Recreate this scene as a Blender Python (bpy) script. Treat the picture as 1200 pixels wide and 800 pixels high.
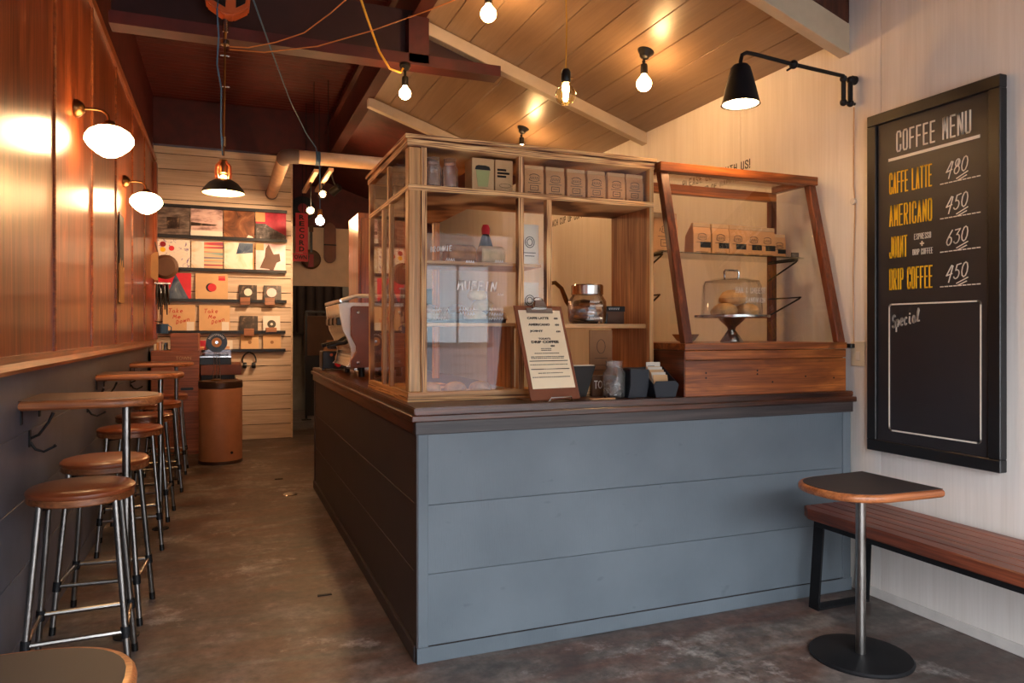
import bpy, bmesh, math, random
from mathutils import Vector, Matrix
random.seed(7)
R = math.radians
for o in list(bpy.data.objects): bpy.data.objects.remove(o)
scene = bpy.context.scene
COL = scene.collection

# ------------------------------------------------------------------ camera, sky, exposure
CAM_H = 1.15
cam_d = bpy.data.cameras.new('camera'); cam = bpy.data.objects.new('camera', cam_d); COL.objects.link(cam)
cam_d.sensor_width = 36; cam_d.lens = 36 * 850 / 1200
cam.location = (0, 0, CAM_H); cam.rotation_euler = (R(90), 0, R(-21.7))
cam_d.shift_y = -12 / 1200
cam_d.clip_start = .02
scene.camera = cam
scene.view_settings.view_transform = 'Standard'; scene.view_settings.look = 'None'
scene.view_settings.gamma = 1; scene.view_settings.use_curve_mapping = False
scene.view_settings.exposure = 1.1
SKY = 11.2
BULB = 62; GLOBE = 16
world = bpy.data.worlds.new('overcast_sky'); scene.world = world; world.use_nodes = True
bg = world.node_tree.nodes['Background']; bg.inputs[0].default_value = (.90, .955, 1.0, 1); bg.inputs[1].default_value = SKY
pl = bpy.data.lights.new('shopfront_portal', 'AREA'); pl.shape = 'RECTANGLE'; pl.size = 2.95; pl.size_y = 2.1
pl.cycles.is_portal = True
po = bpy.data.objects.new('shopfront_portal', pl); COL.objects.link(po)
po.location = (1.1, -1.12, 1.03); po.rotation_euler = (R(90), 0, 0)   # faces +Y, into the room

# ------------------------------------------------------------------ main dimensions (metres)
XL, XR, YE, YF = -.648, 2.625, 8.18, 2.448      # left wall, right wall, end wall, counter front
XC, YC = .62, 5.50                              # counter's aisle face and far end
ZT = .885                                       # worktop
SL = .3355                                      # slope of the boarded ceiling
def ceil_z(x): return 2.475 + SL * (XR - x)

# ------------------------------------------------------------------ materials
def lin(c):
    return tuple(((v/255)/12.92 if v/255 <= .04045 else ((v/255+.055)/1.055)**2.4) for v in c) + (1,)
MATS = {}
def newmat(n):
    m = bpy.data.materials.new(n); m.use_nodes = True; MATS[n] = m
    nt = m.node_tree; return m, nt, nt.nodes['Principled BSDF']
def coords(nt, scale=(1,1,1), rnd=True):
    tc = nt.nodes.new('ShaderNodeTexCoord'); mp = nt.nodes.new('ShaderNodeMapping'); mp.inputs['Scale'].default_value = scale
    if rnd:
        oi = nt.nodes.new('ShaderNodeObjectInfo'); ml = nt.nodes.new('ShaderNodeMath'); ml.operation = 'MULTIPLY'; ml.inputs[1].default_value = 37.
        va = nt.nodes.new('ShaderNodeVectorMath'); va.operation = 'ADD'
        nt.links.new(oi.outputs['Random'], ml.inputs[0]); nt.links.new(tc.outputs['Object'], va.inputs[0]); nt.links.new(ml.outputs[0], va.inputs[1])
        nt.links.new(va.outputs[0], mp.inputs[0])
    else: nt.links.new(tc.outputs['Object'], mp.inputs[0])
    return mp.outputs[0]
def noise(nt, vec, scale, detail=4, rough=.55, dist=0):
    n = nt.nodes.new('ShaderNodeTexNoise'); n.inputs['Scale'].default_value = scale; n.inputs['Detail'].default_value = detail
    n.inputs['Roughness'].default_value = rough; n.inputs['Distortion'].default_value = dist
    nt.links.new(vec, n.inputs['Vector']); return n.outputs['Fac']
def ramp(nt, fac, stops):
    r = nt.nodes.new('ShaderNodeValToRGB'); e = r.color_ramp.elements
    while len(e) < len(stops): e.new(.5)
    for i, (p, c) in enumerate(stops): e[i].position = p; e[i].color = c if len(c) == 4 else lin(c)
    nt.links.new(fac, r.inputs[0]); return r.outputs[0]
def mixc(nt, a, b, fac, mode='MIX'):
    m = nt.nodes.new('ShaderNodeMix'); m.data_type = 'RGBA'; m.blend_type = mode
    for s, v in ((m.inputs[0], fac), (m.inputs[6], a), (m.inputs[7], b)):
        if hasattr(v, 'is_output'): nt.links.new(v, s)
        else: s.default_value = v
    return m.outputs[2]
def bump(nt, b, h, strength, dist=.01):
    n = nt.nodes.new('ShaderNodeBump'); n.inputs['Strength'].default_value = strength; n.inputs['Distance'].default_value = dist
    nt.links.new(h, n.inputs['Height']); nt.links.new(n.outputs[0], b.inputs['Normal'])
def plain(n, c, rough=.5, metal=0, vary=.12, coat=0, spec=.5, sc=9):
    m, nt, b = newmat(n); v = coords(nt)
    f = noise(nt, v, sc, 5); cc = lin(c)
    lo = tuple(x*(1-vary) for x in cc[:3])+(1,); hi = tuple(min(1, x*(1+vary)) for x in cc[:3])+(1,)
    nt.links.new(ramp(nt, f, [(.3, lo), (.7, hi)]), b.inputs['Base Color'])
    b.inputs['Roughness'].default_value = rough; b.inputs['Metallic'].default_value = metal; b.inputs['Coat Weight'].default_value = coat
    b.inputs['Specular IOR Level'].default_value = spec
    return m
def wood(n, dark, light, axis='X', sc=1., rough=.5, coat=0, bmp=.15, knots=False, streak=.5):
    m, nt, b = newmat(n)
    s = {'X': (1.2, 14, 14), 'Y': (14, 1.2, 14), 'Z': (14, 14, 1.2)}[axis]
    v = coords(nt, tuple(x*sc for x in s))
    f1 = noise(nt, v, 1.3, 5, .6, 1.1)
    s2 = {'X': (3, 160, 160), 'Y': (160, 3, 160), 'Z': (160, 160, 3)}[axis]
    f2 = noise(nt, coords(nt, tuple(x*sc for x in s2)), 1, 3, .6)
    mid = tuple((a+c)/2 for a, c in zip(dark, light))
    c1 = ramp(nt, f1, [(.34, dark), (.5, mid), (.66, light)])
    g = ramp(nt, f2, [(.34, (118, 104, 92)), (.6, (255, 255, 255))])
    c = mixc(nt, c1, g, streak, 'MULTIPLY')
    if knots:
        f3 = noise(nt, coords(nt, {'X': (4, 9, 9), 'Y': (9, 4, 9), 'Z': (9, 9, 4)}[axis]), 1.4, 2)
        c = mixc(nt, c, lin(tuple(x*.45 for x in dark)), ramp(nt, f3, [(.66, (0,0,0)), (.74, (190,190,190))]))
    nt.links.new(c, b.inputs['Base Color']); b.inputs['Roughness'].default_value = rough
    b.inputs['Coat Weight'].default_value = coat; b.inputs['Coat Roughness'].default_value = .18
    bump(nt, b, f2, bmp, .003); return m
def ply(n, axis):      # plywood seen on its layered edge
    m, nt, b = newmat(n)
    s = {'X': (330, 6, 6), 'Y': (6, 330, 6), 'Z': (6, 6, 330)}[axis]
    f = noise(nt, coords(nt, s), 1, 1, .4)
    c = ramp(nt, f, [(.38, (110, 62, 34)), (.48, (204, 144, 88)), (.6, (240, 192, 130))])
    nt.links.new(c, b.inputs['Base Color']); b.inputs['Roughness'].default_value = .55; return m
def emit(n, c, s):
    m = bpy.data.materials.new(n); m.use_nodes = True; nt = m.node_tree; nt.nodes.clear()
    e = nt.nodes.new('ShaderNodeEmission'); o = nt.nodes.new('ShaderNodeOutputMaterial')
    e.inputs[0].default_value = (*c, 1); e.inputs[1].default_value = s; nt.links.new(e.outputs[0], o.inputs[0]); MATS[n] = m; return m
def thin_glass(n, tint=(1,1,1), ior=1.5, rough=0.0, boost=1.0):
    m = bpy.data.materials.new(n); m.use_nodes = True; nt = m.node_tree; nt.nodes.clear()
    t = nt.nodes.new('ShaderNodeBsdfTransparent'); t.inputs[0].default_value = (*tint, 1)
    g = nt.nodes.new('ShaderNodeBsdfGlossy'); g.inputs['Roughness'].default_value = rough
    fr = nt.nodes.new('ShaderNodeFresnel')          # same reflectance from both sides of the sheet
    ge = nt.nodes.new('ShaderNodeNewGeometry'); mr = nt.nodes.new('ShaderNodeMapRange')
    mr.inputs[3].default_value = ior; mr.inputs[4].default_value = 1/ior
    nt.links.new(ge.outputs['Backfacing'], mr.inputs[0]); nt.links.new(mr.outputs[0], fr.inputs[0])
    mu = nt.nodes.new('ShaderNodeMath'); mu.operation = 'MULTIPLY'; mu.inputs[1].default_value = boost; mu.use_clamp = True
    mx = nt.nodes.new('ShaderNodeMixShader'); o = nt.nodes.new('ShaderNodeOutputMaterial')
    nt.links.new(fr.outputs[0], mu.inputs[0]); nt.links.new(mu.outputs[0], mx.inputs[0])
    nt.links.new(t.outputs[0], mx.inputs[1]); nt.links.new(g.outputs[0], mx.inputs[2]); nt.links.new(mx.outputs[0], o.inputs[0])
    MATS[n] = m; return m

M = MATS
wood('panel_wood', (112, 46, 20), (186, 96, 48), 'Z', .8, .32, .35, .06, streak=.45)
wood('rail_wood', (126, 58, 24), (190, 104, 52), 'Y', 1, .35, .3, .06)
plain('wainscot_paint', (92, 93, 104), .42, vary=.12)
wood('end_board', (200, 170, 140), (226, 200, 170), 'X', .6, .55, 0, .1, streak=.18)
wood('right_ply', (230, 223, 215), (238, 232, 226), 'Z', .55, .55, 0, .1, streak=.07)
wood('ceiling_board', (136, 110, 86), (150, 123, 98), 'Y', .6, .36, .05, .06, streak=.1)
plain('rafter_cream', (190, 172, 146), .45, vary=.08)
plain('red_steel', (70, 15, 11), .6, vary=.3)
plain('red_shaded', (44, 11, 9), .7, vary=.2)
plain('red_roof', (84, 22, 16), .55, vary=.3)
wood('gable_wood', (58, 26, 14), (96, 48, 26), 'Z', 1, .5)
def counter_paint():
    m, nt, b = newmat('counter_paint'); v = coords(nt)
    f = noise(nt, v, 2.2, 5)
    saw = noise(nt, coords(nt, (260, 260, 22)), 1, 2)
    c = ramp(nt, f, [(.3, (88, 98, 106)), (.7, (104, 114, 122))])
    k = noise(nt, coords(nt, (9, 9, 15)), 1.0, 2)
    c = mixc(nt, c, lin((60, 70, 79)), ramp(nt, k, [(.69, (0,0,0)), (.74, (150,150,150))]))
    nt.links.new(c, b.inputs['Base Color']); b.inputs['Roughness'].default_value = .5
    bump(nt, b, saw, .35, .002)
counter_paint()
plain('counter_side', (56, 49, 50), .5, vary=.12)  # aisle side coloured darker and browner than the counter front
wood('worktop_wood', (44, 21, 13), (108, 58, 35), 'X', 1, .32, .15, .06)
wood('worktop_wood_y', (44, 21, 13), (108, 58, 35), 'Y', 1, .32, .15, .06)
wood('apron_wood', (48, 42, 44), (76, 66, 64), 'X', 1, .45)
wood('pine_z', (206, 138, 74), (250, 202, 138), 'Z', .7, .45, .1, .1)
wood('pine_x', (206, 138, 74), (250, 202, 138), 'X', .7, .45, .1, .1)
wood('pine_y', (206, 138, 74), (250, 202, 138), 'Y', .7, .45, .1, .1)
wood('board_knot', (158, 102, 64), (220, 162, 110), 'Z', .7, .5, .05, .15, knots=True)
ply('ply_z', 'Z'); ply('ply_x', 'X'); ply('ply_y', 'Y')
wood('oldwood_x', (112, 52, 18), (204, 116, 52), 'X', 1, .38, .2, .15, knots=True)
wood('oldwood_z', (76, 30, 13), (142, 70, 33), 'Z', 1, .38, .2, .12)
wood('oldwood_y', (76, 30, 13), (142, 70, 33), 'Y', 1, .38, .2, .12)
wood('bench_wood', (92, 42, 26), (140, 72, 46), 'Y', 1, .42, .1, .1)
wood('edge_wood', (166, 92, 50), (206, 132, 80), 'X', 1, .38, .2, .05)
wood('stool_wood', (120, 66, 34), (178, 110, 66), 'X', 1, .4, .15, .08)
plain('stool_leather', (134, 66, 34), .34, vary=.2, coat=.2)
plain('laminate', (46, 44, 47), .5, vary=.05)
plain('laminate_brown', (104, 66, 42), .3, vary=.1)
plain('steel_pipe', (150, 146, 142), .3, 1, .25)
plain('black_metal', (22, 20, 20), .42, .3, .2)
plain('black_iron', (30, 30, 33), .55, .5, .2)
plain('black_plastic', (16, 15, 15), .35, vary=.1)
plain('chrome', (200, 198, 194), .16, 1, .05)
plain('brass', (120, 84, 50), .35, 1, .15)
plain('frame_black', (20, 19, 21), .4, vary=.1)
plain('chalkboard', (36, 34, 38), .5, vary=.15, sc=3)
plain('chalk_white', (232, 226, 214), .8, vary=.05)
plain('chalk_yellow', (240, 190, 28), .7, vary=.04)
plain('print_black', (26, 22, 20), .7, vary=.05)
plain('white_ink', (245, 242, 236), .6, vary=.02)
plain('red_ink', (190, 50, 36), .7, vary=.05)
plain('paper', (240, 222, 190), .8, vary=.04)
plain('kraft', (208, 150, 98), .8, vary=.08)
plain('kraft_light', (214, 170, 122), .8, vary=.06)
plain('kraft_dark', (150, 104, 66), .8, vary=.08)
plain('white_card', (226, 214, 196), .75, vary=.04)
plain('green_card', (168, 168, 110), .75, vary=.05)
plain('navy_card', (25, 31, 41), .6, vary=.1)
plain('clip_wood', (122, 66, 40), .45, vary=.15)
plain('cord_blue', (44, 84, 116), .6); plain('cord_yellow', (200, 150, 40), .6); plain('cord_orange', (186, 112, 50), .6)
plain('orange_plastic', (176, 84, 40), .45)
plain('pvc_pipe', (206, 168, 132), .45, vary=.1)
plain('pipe_grey', (96, 82, 78), .5)
plain('blue_tape', (36, 70, 100), .5)
plain('cardboard_drum', (176, 116, 80), .55, vary=.1)
plain('drum_rim', (84, 62, 54), .4, .7)
plain('skirting_white', (214, 208, 202), .5)
plain('switch_plate', (222, 206, 176), .4)
plain('shade_inner', (240, 232, 220), .5)
plain('muffin', (168, 112, 66), .8, vary=.35, sc=30)
plain('bun', (224, 176, 118), .7, vary=.3, sc=24)
plain('cream_pastry', (226, 196, 150), .75, vary=.2, sc=26)
plain('vinyl', (14, 13, 13), .28)
plain('vinyl_red', (150, 24, 34), .5)
plain('sign_red', (212, 40, 54), .5)
plain('plywood_red', (150, 84, 54), .5, vary=.15)
wood('console_ply', (136, 74, 46), (180, 108, 72), 'X', .5, .45, .1, .06)
plain('espresso_panel', (130, 72, 46), .4, vary=.12)
plain('enamel_white', (224, 220, 214), .25, coat=.3)
plain('pvc_dark', (60, 20, 14), .6)
plain('plaster_back', (230, 206, 176), .7, vary=.06)
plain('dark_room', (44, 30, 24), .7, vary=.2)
plain('brown_sheet', (94, 60, 36), .6, vary=.15)
plain('pavement', (78, 77, 76), .8, vary=.15, sc=2)
plain('road', (52, 52, 54), .85, vary=.12, sc=2)
plain('road_paint', (226, 226, 224), .7)
plain('facade', (88, 79, 82), .7, vary=.08, sc=2)
plain('facade_trim', (46, 42, 44), .6)
plain('facade_pane', (116, 124, 130), .2)
plain('inner_wall', (150, 140, 128), .7)
plain('tin_blue', (40, 70, 100), .4)
plain('straw', (176, 130, 80), .8)
plain('grate', (70, 66, 60), .5, .6)
thin_glass('glass', (.985, .99, .988), 1.5, 0, 1.1)
thin_glass('jar_glass', (.975, .98, .978), 1.5, .03, 2.6)
thin_glass('shelf_glass', (.86, .93, .89), 1.5, 0, 1.6)
def solid_glass():
    m, nt, b = newmat('solid_glass'); b.inputs['Base Color'].default_value = (.97,.98,.97,1); b.inputs['Transmission Weight'].default_value = .95
    b.inputs['Roughness'].default_value = .02; b.inputs['IOR'].default_value = 1.45
    bump(nt, b, noise(nt, coords(nt), 60, 2), .35, .004)
solid_glass()
def floor_mat():
    m, nt, b = newmat('concrete'); v = coords(nt, rnd=False)
    big = noise(nt, v, .9, 6, .6, .4); mid = noise(nt, v, 3.7, 7, .65, .3); fine = noise(nt, v, 26, 6, .7)
    streak = noise(nt, coords(nt, (1.1, 5.5, 1), False), 1.6, 5, .6, .6)
    c = ramp(nt, mid, [(.36, (68, 62, 59)), (.5, (106, 98, 92)), (.62, (142, 134, 127))])
    c = mixc(nt, c, lin((106, 62, 46)), ramp(nt, streak, [(.40, (0,0,0)), (.62, (200,200,200))]))
    dk = ramp(nt, big, [(.53, (0,0,0)), (.55, (150,150,150))])
    c = mixc(nt, c, lin((62, 56, 54)), dk)
    worn = noise(nt, v, 2.1, 8, .75, .2)
    c = mixc(nt, c, lin((196, 190, 184)), ramp(nt, worn, [(.575, (0,0,0)), (.65, (190,190,190))]))
    g = ramp(nt, fine, [(.36, (140,140,140)), (.62, (255,255,255))])
    c = mixc(nt, c, g, .6, 'MULTIPLY')
    nt.links.new(c, b.inputs['Base Color'])
    r = nt.nodes.new('ShaderNodeMapRange'); nt.links.new(mid, r.inputs[0]); r.inputs[3].default_value = .28; r.inputs[4].default_value = .6
    nt.links.new(r.outputs[0], b.inputs['Roughness'])
    bump(nt, b, fine, .12, .004)
floor_mat()
WARM = (1.0, .56, .22)
emit('bulb_glow', (1.0, .56, .22), BULB); emit('filament_glow', (1.0, .52, .17), BULB*4)
emit('globe_glow', (1.0, .62, .30), GLOBE*1.15); emit('spot_glow', (1.0, .56, .24), 260); emit('spot_glow2', (1.0, .7, .42), 8); emit('shade_bulb', (1.0, .60, .28), 125)

# ------------------------------------------------------------------ mesh helpers
class MB:
    def __init__(s): s.v = []; s.f = []
    def add(s, vs, fs):
        n = len(s.v); s.v += [tuple(p) for p in vs]; s.f += [tuple(i+n for i in f) for f in fs]; return s
    def box(s, x0, x1, y0, y1, z0, z1):
        return s.add([(x0,y0,z0),(x1,y0,z0),(x1,y1,z0),(x0,y1,z0),(x0,y0,z1),(x1,y0,z1),(x1,y1,z1),(x0,y1,z1)],
                     [(0,3,2,1),(4,5,6,7),(0,1,5,4),(1,2,6,5),(2,3,7,6),(3,0,4,7)])
    def hexa(s, a, b):      # two quads (4 points each), a bottom b top
        return s.add(list(a)+list(b), [(0,3,2,1),(4,5,6,7),(0,1,5,4),(1,2,6,5),(2,3,7,6),(3,0,4,7)])
    def prism(s, poly, lo, hi, plane='xy'):
        f = {'xy': lambda a,b,c: (a,b,c), 'xz': lambda a,b,c: (a,c,b), 'yz': lambda a,b,c: (c,a,b)}[plane]
        n = len(poly); vs = [f(a,b,lo) for a,b in poly]+[f(a,b,hi) for a,b in poly]
        return s.add(vs, [tuple(range(n))[::-1], tuple(range(n, 2*n))]+[(i,(i+1)%n,n+(i+1)%n,n+i) for i in range(n)])
    def tube(s, pts, r, n=8, closed=False):
        pts = [Vector(p) for p in pts]; rs = r if isinstance(r, (list, tuple)) else [r]*len(pts)
        k = len(pts); vs = []; fs = []; up = None
        for i, p in enumerate(pts):
            a = pts[i-1] if i or closed else p; c = pts[(i+1) % k] if i < k-1 or closed else p
            t = (c-a).normalized()
            if up is None:
                up = Vector((0,0,1)) if abs(t.z) < .9 else Vector((1,0,0))
            x = t.cross(up).normalized(); up = x.cross(t).normalized()
            for j in range(n):
                q = 2*math.pi*j/n; vs.append(p+(x*math.cos(q)+up*math.sin(q))*rs[i])
        for i in range(k if closed else k-1):
            b = (i+1) % k
            for j in range(n): fs.append((i*n+j, i*n+(j+1)%n, b*n+(j+1)%n, b*n+j))
        if not closed: fs += [tuple(range(n))[::-1], tuple(range((k-1)*n, k*n))]
        return s.add(vs, fs)
    def lathe(s, prof, n=20, c=(0,0,0), axis='z'):
        vs = []; fs = []; m = len(prof)
        for r, z in prof:
            for j in range(n):
                q = 2*math.pi*j/n; a, b = r*math.cos(q), r*math.sin(q)
                p = {'z': (a,b,z), 'y': (a,-z,b), 'x': (z,a,b)}[axis]
                vs.append((p[0]+c[0], p[1]+c[1], p[2]+c[2]))
        for i in range(m-1):
            for j in range(n): fs.append((i*n+j, i*n+(j+1)%n, (i+1)*n+(j+1)%n, (i+1)*n+j))
        if prof[0][0] > 1e-6: fs.append(tuple(range(n))[::-1])
        if prof[-1][0] > 1e-6: fs.append(tuple(range((m-1)*n, m*n)))
        return s.add(vs, fs)
    def ball(s, c, r, n=16, m=10, sq=1):
        return s.lathe([(max(1e-6, r*math.sin(math.pi*i/m)), -r*sq*math.cos(math.pi*i/m)) for i in range(m+1)], n, c)
    def build(s, name, mat, parent=None, bevel=0, smooth=False, seg=1, loc=None):
        me = bpy.data.meshes.new(name); me.from_pydata(s.v, [], s.f); 
        bm = bmesh.new(); bm.from_mesh(me)
        bmesh.ops.remove_doubles(bm, verts=bm.verts, dist=1e-5)
        bmesh.ops.recalc_face_normals(bm, faces=bm.faces)
        if bevel: bmesh.ops.bevel(bm, geom=list(bm.edges), offset=bevel, segments=seg, affect='EDGES', clamp_overlap=True)
        bm.to_mesh(me); bm.free()
        if smooth:
            me.polygons.foreach_set('use_smooth', [True]*len(me.polygons)); me.set_sharp_from_angle(angle=R(38))
        me.materials.append(M[mat])
        return link(name, me, parent, loc)
def link(name, me, parent=None, loc=None):
    o = bpy.data.objects.new(name, me); COL.objects.link(o)
    if parent: o.parent = parent
    if loc: o.location = loc
    return o
def tag(o, label, cat, group=None):
    o['label'] = label; o['category'] = cat
    if group: o['group'] = group
    return o
def thing(name, label, cat, loc=(0,0,0), rz=0, group=None):
    o = link(name, None); o.location = loc; o.rotation_euler = (0,0,rz); o.empty_display_size = .05
    return tag(o, label, cat, group)
def struct(o): o['kind'] = 'structure'; return o
def dup(root, label, loc, rz=None, parent=None):
    c = root.copy(); COL.objects.link(c); c.parent = parent
    if parent is None:
        c.location = loc; c['label'] = label
        if rz is not None: c.rotation_euler = (0,0,rz)
    for ch in list(root.children): dup(ch, None, None, None, c)
    return c
def box(name, mat, parent, x0, x1, y0, y1, z0, z1, bevel=0):
    return MB().box(x0,x1,y0,y1,z0,z1).build(name, mat, parent, bevel)
def lettering(s, mat, parent, org, right, up, width=None, height=None, align='l', bold=0., thick=.0015, name='lettering', italic=0, spacing=1.0):
    cu = bpy.data.curves.new('txt', 'FONT'); cu.body = s; cu.size = 1; cu.resolution_u = 2; cu.offset = bold; cu.shear = italic; cu.space_character = spacing
    cu.extrude = .02
    ob = bpy.data.objects.new('txt', cu); me = bpy.data.meshes.new_from_object(ob)
    bpy.data.objects.remove(ob); bpy.data.curves.remove(cu)
    xs = [v.co.x for v in me.vertices]; ys = [v.co.y for v in me.vertices]
    x0, x1, y0, y1 = min(xs), max(xs), min(ys), max(ys)
    sy = (height/(y1-y0)) if height else None; sx = (width/(x1-x0)) if width else sy
    if sy is None: sy = sx
    rg, upv = Vector(right), Vector(up); nm = rg.cross(upv); og = Vector(org)
    off = {'l': 0, 'c': -.5, 'r': -1}[align]*(x1-x0)*sx
    for v in me.vertices:
        a, b2, c = v.co; v.co = og+rg*((a-x0)*sx+off)+upv*((b2-y0)*sy)+nm*(thick if c > 0 else -thick*.2)
    me.materials.clear(); me.materials.append(M[mat]); me.name = name
    return link(name, me, parent)
def ribbons(name, mat, parent, lines, org, right, up, w=.004, off=.001, closed=False):
    mb = MB(); rg, upv = Vector(right), Vector(up); nm = rg.cross(upv); og = Vector(org)+nm*off
    for ln in lines:
        for (a, b) in zip(ln, ln[1:]):
            p, q = Vector((a[0], a[1], 0)), Vector((b[0], b[1], 0)); d = q-p
            if d.length < 1e-7: continue
            d.normalize(); n = Vector((-d.y, d.x, 0))*w/2; e = d*w*.35
            c4 = [p-e-n, q+e-n, q+e+n, p-e+n]
            c4 = [og+rg*c.x+upv*c.y for c in c4]
            mb.hexa([c-nm*off*.9 for c in c4], c4)
    return mb.build(name, mat, parent)
RX, UZ = (1,0,0), (0,0,1)
# single-stroke handwriting, unit boxes (x 0..1, y 0..1)
def arc(cx, cy, rx, ry, a0, a1, n=10): return [(cx+rx*math.cos(R(a0+(a1-a0)*i/n)), cy+ry*math.sin(R(a0+(a1-a0)*i/n))) for i in range(n+1)]
HW = {
 '4': [[(.65,1),(.0,.35),(.85,.42)], [(.85,.95),(.5,-.15)]],
 '8': [arc(.5,.75,.32,.25,60,420)+arc(.5,.26,.38,.26,90,-270)],
 '0': [arc(.5,.5,.42,.5,80,450)],
 '5': [[(.95,.98),(.35,.95),(.25,.58)]+arc(.42,.3,.4,.3,100,-150)],
 '6': [[(.75,1),(.3,.6)]+arc(.45,.28,.36,.28,150,510)],
 '3': [[(.1,.95),(.85,.95),(.4,.6)]+arc(.45,.3,.42,.3,70,-150)],
 'S': [arc(.5,.74,.38,.26,30,270)+arc(.5,.24,.42,.26,90,-150)],
 'p': [[(.1,.55),(.15,-.4)], arc(.45,.27,.36,.28,150,-210)],
 'e': [[(.1,.28),(.85,.36)]+arc(.48,.3,.38,.3,10,310)],
 'c': [arc(.5,.28,.4,.3,50,310)],
 'i': [[(.4,.55),(.4,.1),(.7,0)], [(.4,.78),(.45,.82)]],
 'a': [arc(.42,.28,.36,.28,30,380)+[(.8,.05),(1,.05)]],
 'l': [[(.2,.1),(.7,.9),(.5,1.05),(.35,.8),(.4,.05),(.9,.05)]],
 'M': [[(0,0),(.2,1),(.5,.35),(.85,1),(.95,0)]],
 'U': [[(.05,1),(.1,.2),(.45,0),(.8,.2),(.9,1)]],
 'F': [[(.1,0),(.15,1),(.9,1)], [(.12,.5),(.75,.55)]],
 'I': [[(.4,0),(.5,1)]],
 'N': [[(.05,0),(.1,1),(.85,0),(.95,1)]],
 'B': [[(.1,0),(.1,1),(.65,.9),(.7,.65),(.15,.5),(.8,.4),(.75,.1),(.1,0)]],
 'R': [[(.1,0),(.1,1),(.7,.9),(.7,.6),(.15,.5),(.85,0)]],
 'O': [arc(.5,.5,.42,.5,90,450)],
 'W': [[(0,1),(.2,0),(.5,.7),(.75,0),(1,1)]],
 'E': [[(.85,1),(.1,1),(.1,0),(.85,0)], [(.1,.5),(.7,.5)]],
 'T': [[(0,.95),(1,1)], [(.5,.97),(.4,0)]],
 'k': [[(.15,1),(.15,0)], [(.7,.6),(.15,.3),(.75,0)]],
 'D': [[(.1,0),(.15,1),(.6,.9),(.85,.5),(.6,.1),(.1,0)]],
 'o': [arc(.45,.3,.36,.3,90,450)],
 'w': [[(0,.6),(.2,0),(.45,.5),(.7,0),(.95,.6)]],
 'n': [[(.1,0),(.12,.6),(.5,.6),(.75,.4),(.8,0)]],
}
# condensed sign-painter capitals drawn with an even stroke
_r = lambda *p: list(p)
BK = {
 'C': [[(1,.7),(1,.9),(.8,1),(.2,1),(0,.9),(0,.1),(.2,0),(.8,0),(1,.1),(1,.3)]],
 'O': [[(.2,1),(.8,1),(1,.9),(1,.1),(.8,0),(.2,0),(0,.1),(0,.9),(.2,1)]],
 'F': [[(1,1),(0,1),(0,0)],[(0,.52),(.85,.52)]], 'E': [[(1,1),(0,1),(0,0),(1,0)],[(0,.52),(.85,.52)]],
 'M': [[(0,0),(0,1),(.5,.3),(1,1),(1,0)]], 'N': [[(0,0),(0,1),(1,0),(1,1)]], 'U': [[(0,1),(0,.1),(.2,0),(.8,0),(1,.1),(1,1)]],
 'A': [[(0,0),(.5,1),(1,0)],[(.2,.3),(.8,.3)]], 'L': [[(0,1),(0,0),(1,0)]], 'T': [[(-.05,1),(1.05,1)],[(.5,1),(.5,0)]],
 'R': [[(0,0),(0,1),(.8,1),(1,.9),(1,.6),(.8,.5),(0,.5)],[(.5,.5),(1,0)]], 'P': [[(0,0),(0,1),(.8,1),(1,.9),(1,.58),(.8,.48),(0,.48)]],
 'I': [[(.5,0),(.5,1)]], 'J': [[(1,1),(1,.1),(.8,0),(.2,0),(0,.1),(0,.25)]], 'D': [[(0,0),(0,1),(.75,1),(1,.88),(1,.12),(.75,0),(0,0)]],
 'S': [[(1,.75),(1,.9),(.8,1),(.2,1),(0,.9),(0,.65),(1,.35),(1,.1),(.8,0),(.2,0),(0,.1),(0,.25)]],
 'H': [[(0,0),(0,1)],[(1,0),(1,1)],[(0,.5),(1,.5)]], 'W': [[(0,1),(.25,0),(.5,.7),(.75,0),(1,1)]], 'B': [[(0,0),(0,1),(.75,1),(.95,.88),(.95,.62),(.75,.52),(0,.52)],[(.75,.52),(1,.4),(1,.12),(.8,0),(0,0)]],
 '&': [[(1,0),(.2,.7),(.25,.95),(.55,1),(.7,.85),(.1,.35),(.1,.1),(.4,0),(.9,.4)]],
}
def block(s, x, y, w, h, st, gap=.8):
    adv = {'I': .35, ' ': .55}; ws = [adv.get(c, 1.0) for c in s]; tot = sum(ws)+gap*(len(s)-1); u = (w-st)/tot; out = []; cx = x+st/2
    for c, wd in zip(s, ws):
        if c in BK: out += [[(cx+(p[0]-(.32 if c == 'I' else 0))*u, y+st/2+p[1]*(h-st)) for p in ln] for ln in BK[c]]
        cx += (wd+gap)*u
    return out
def hand(s, x, y, w, h, gap=.25, slope=0, slant=.15):
    out = []
    for i, ch in enumerate(s):
        if ch == ' ': continue
        for ln in HW[ch]:
            out.append([(x+(i*(1+gap)+p[0]+slant*p[1])*w, y+p[1]*h+slope*(i*(1+gap)+p[0])*w) for p in ln])
    return out

# ================================================================== THE ROOM
fl = struct(MB().box(-.9, 2.8, -1.1, 11.2, -.06, 0).build('floor', 'concrete'))
MB().lathe([(.001,.004),(.05,.004),(.055,0)], 24, (.438, 5.334, 0)).build('floor_drain', 'chrome', fl, smooth=True)
MB().box(.38,.44,3.232,3.25,0,.003).build('slot_cover', 'black_iron', fl)
MB().box(.37,.43,5.9,5.93,0,.003).build('slot_cover', 'black_iron', fl)
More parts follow.
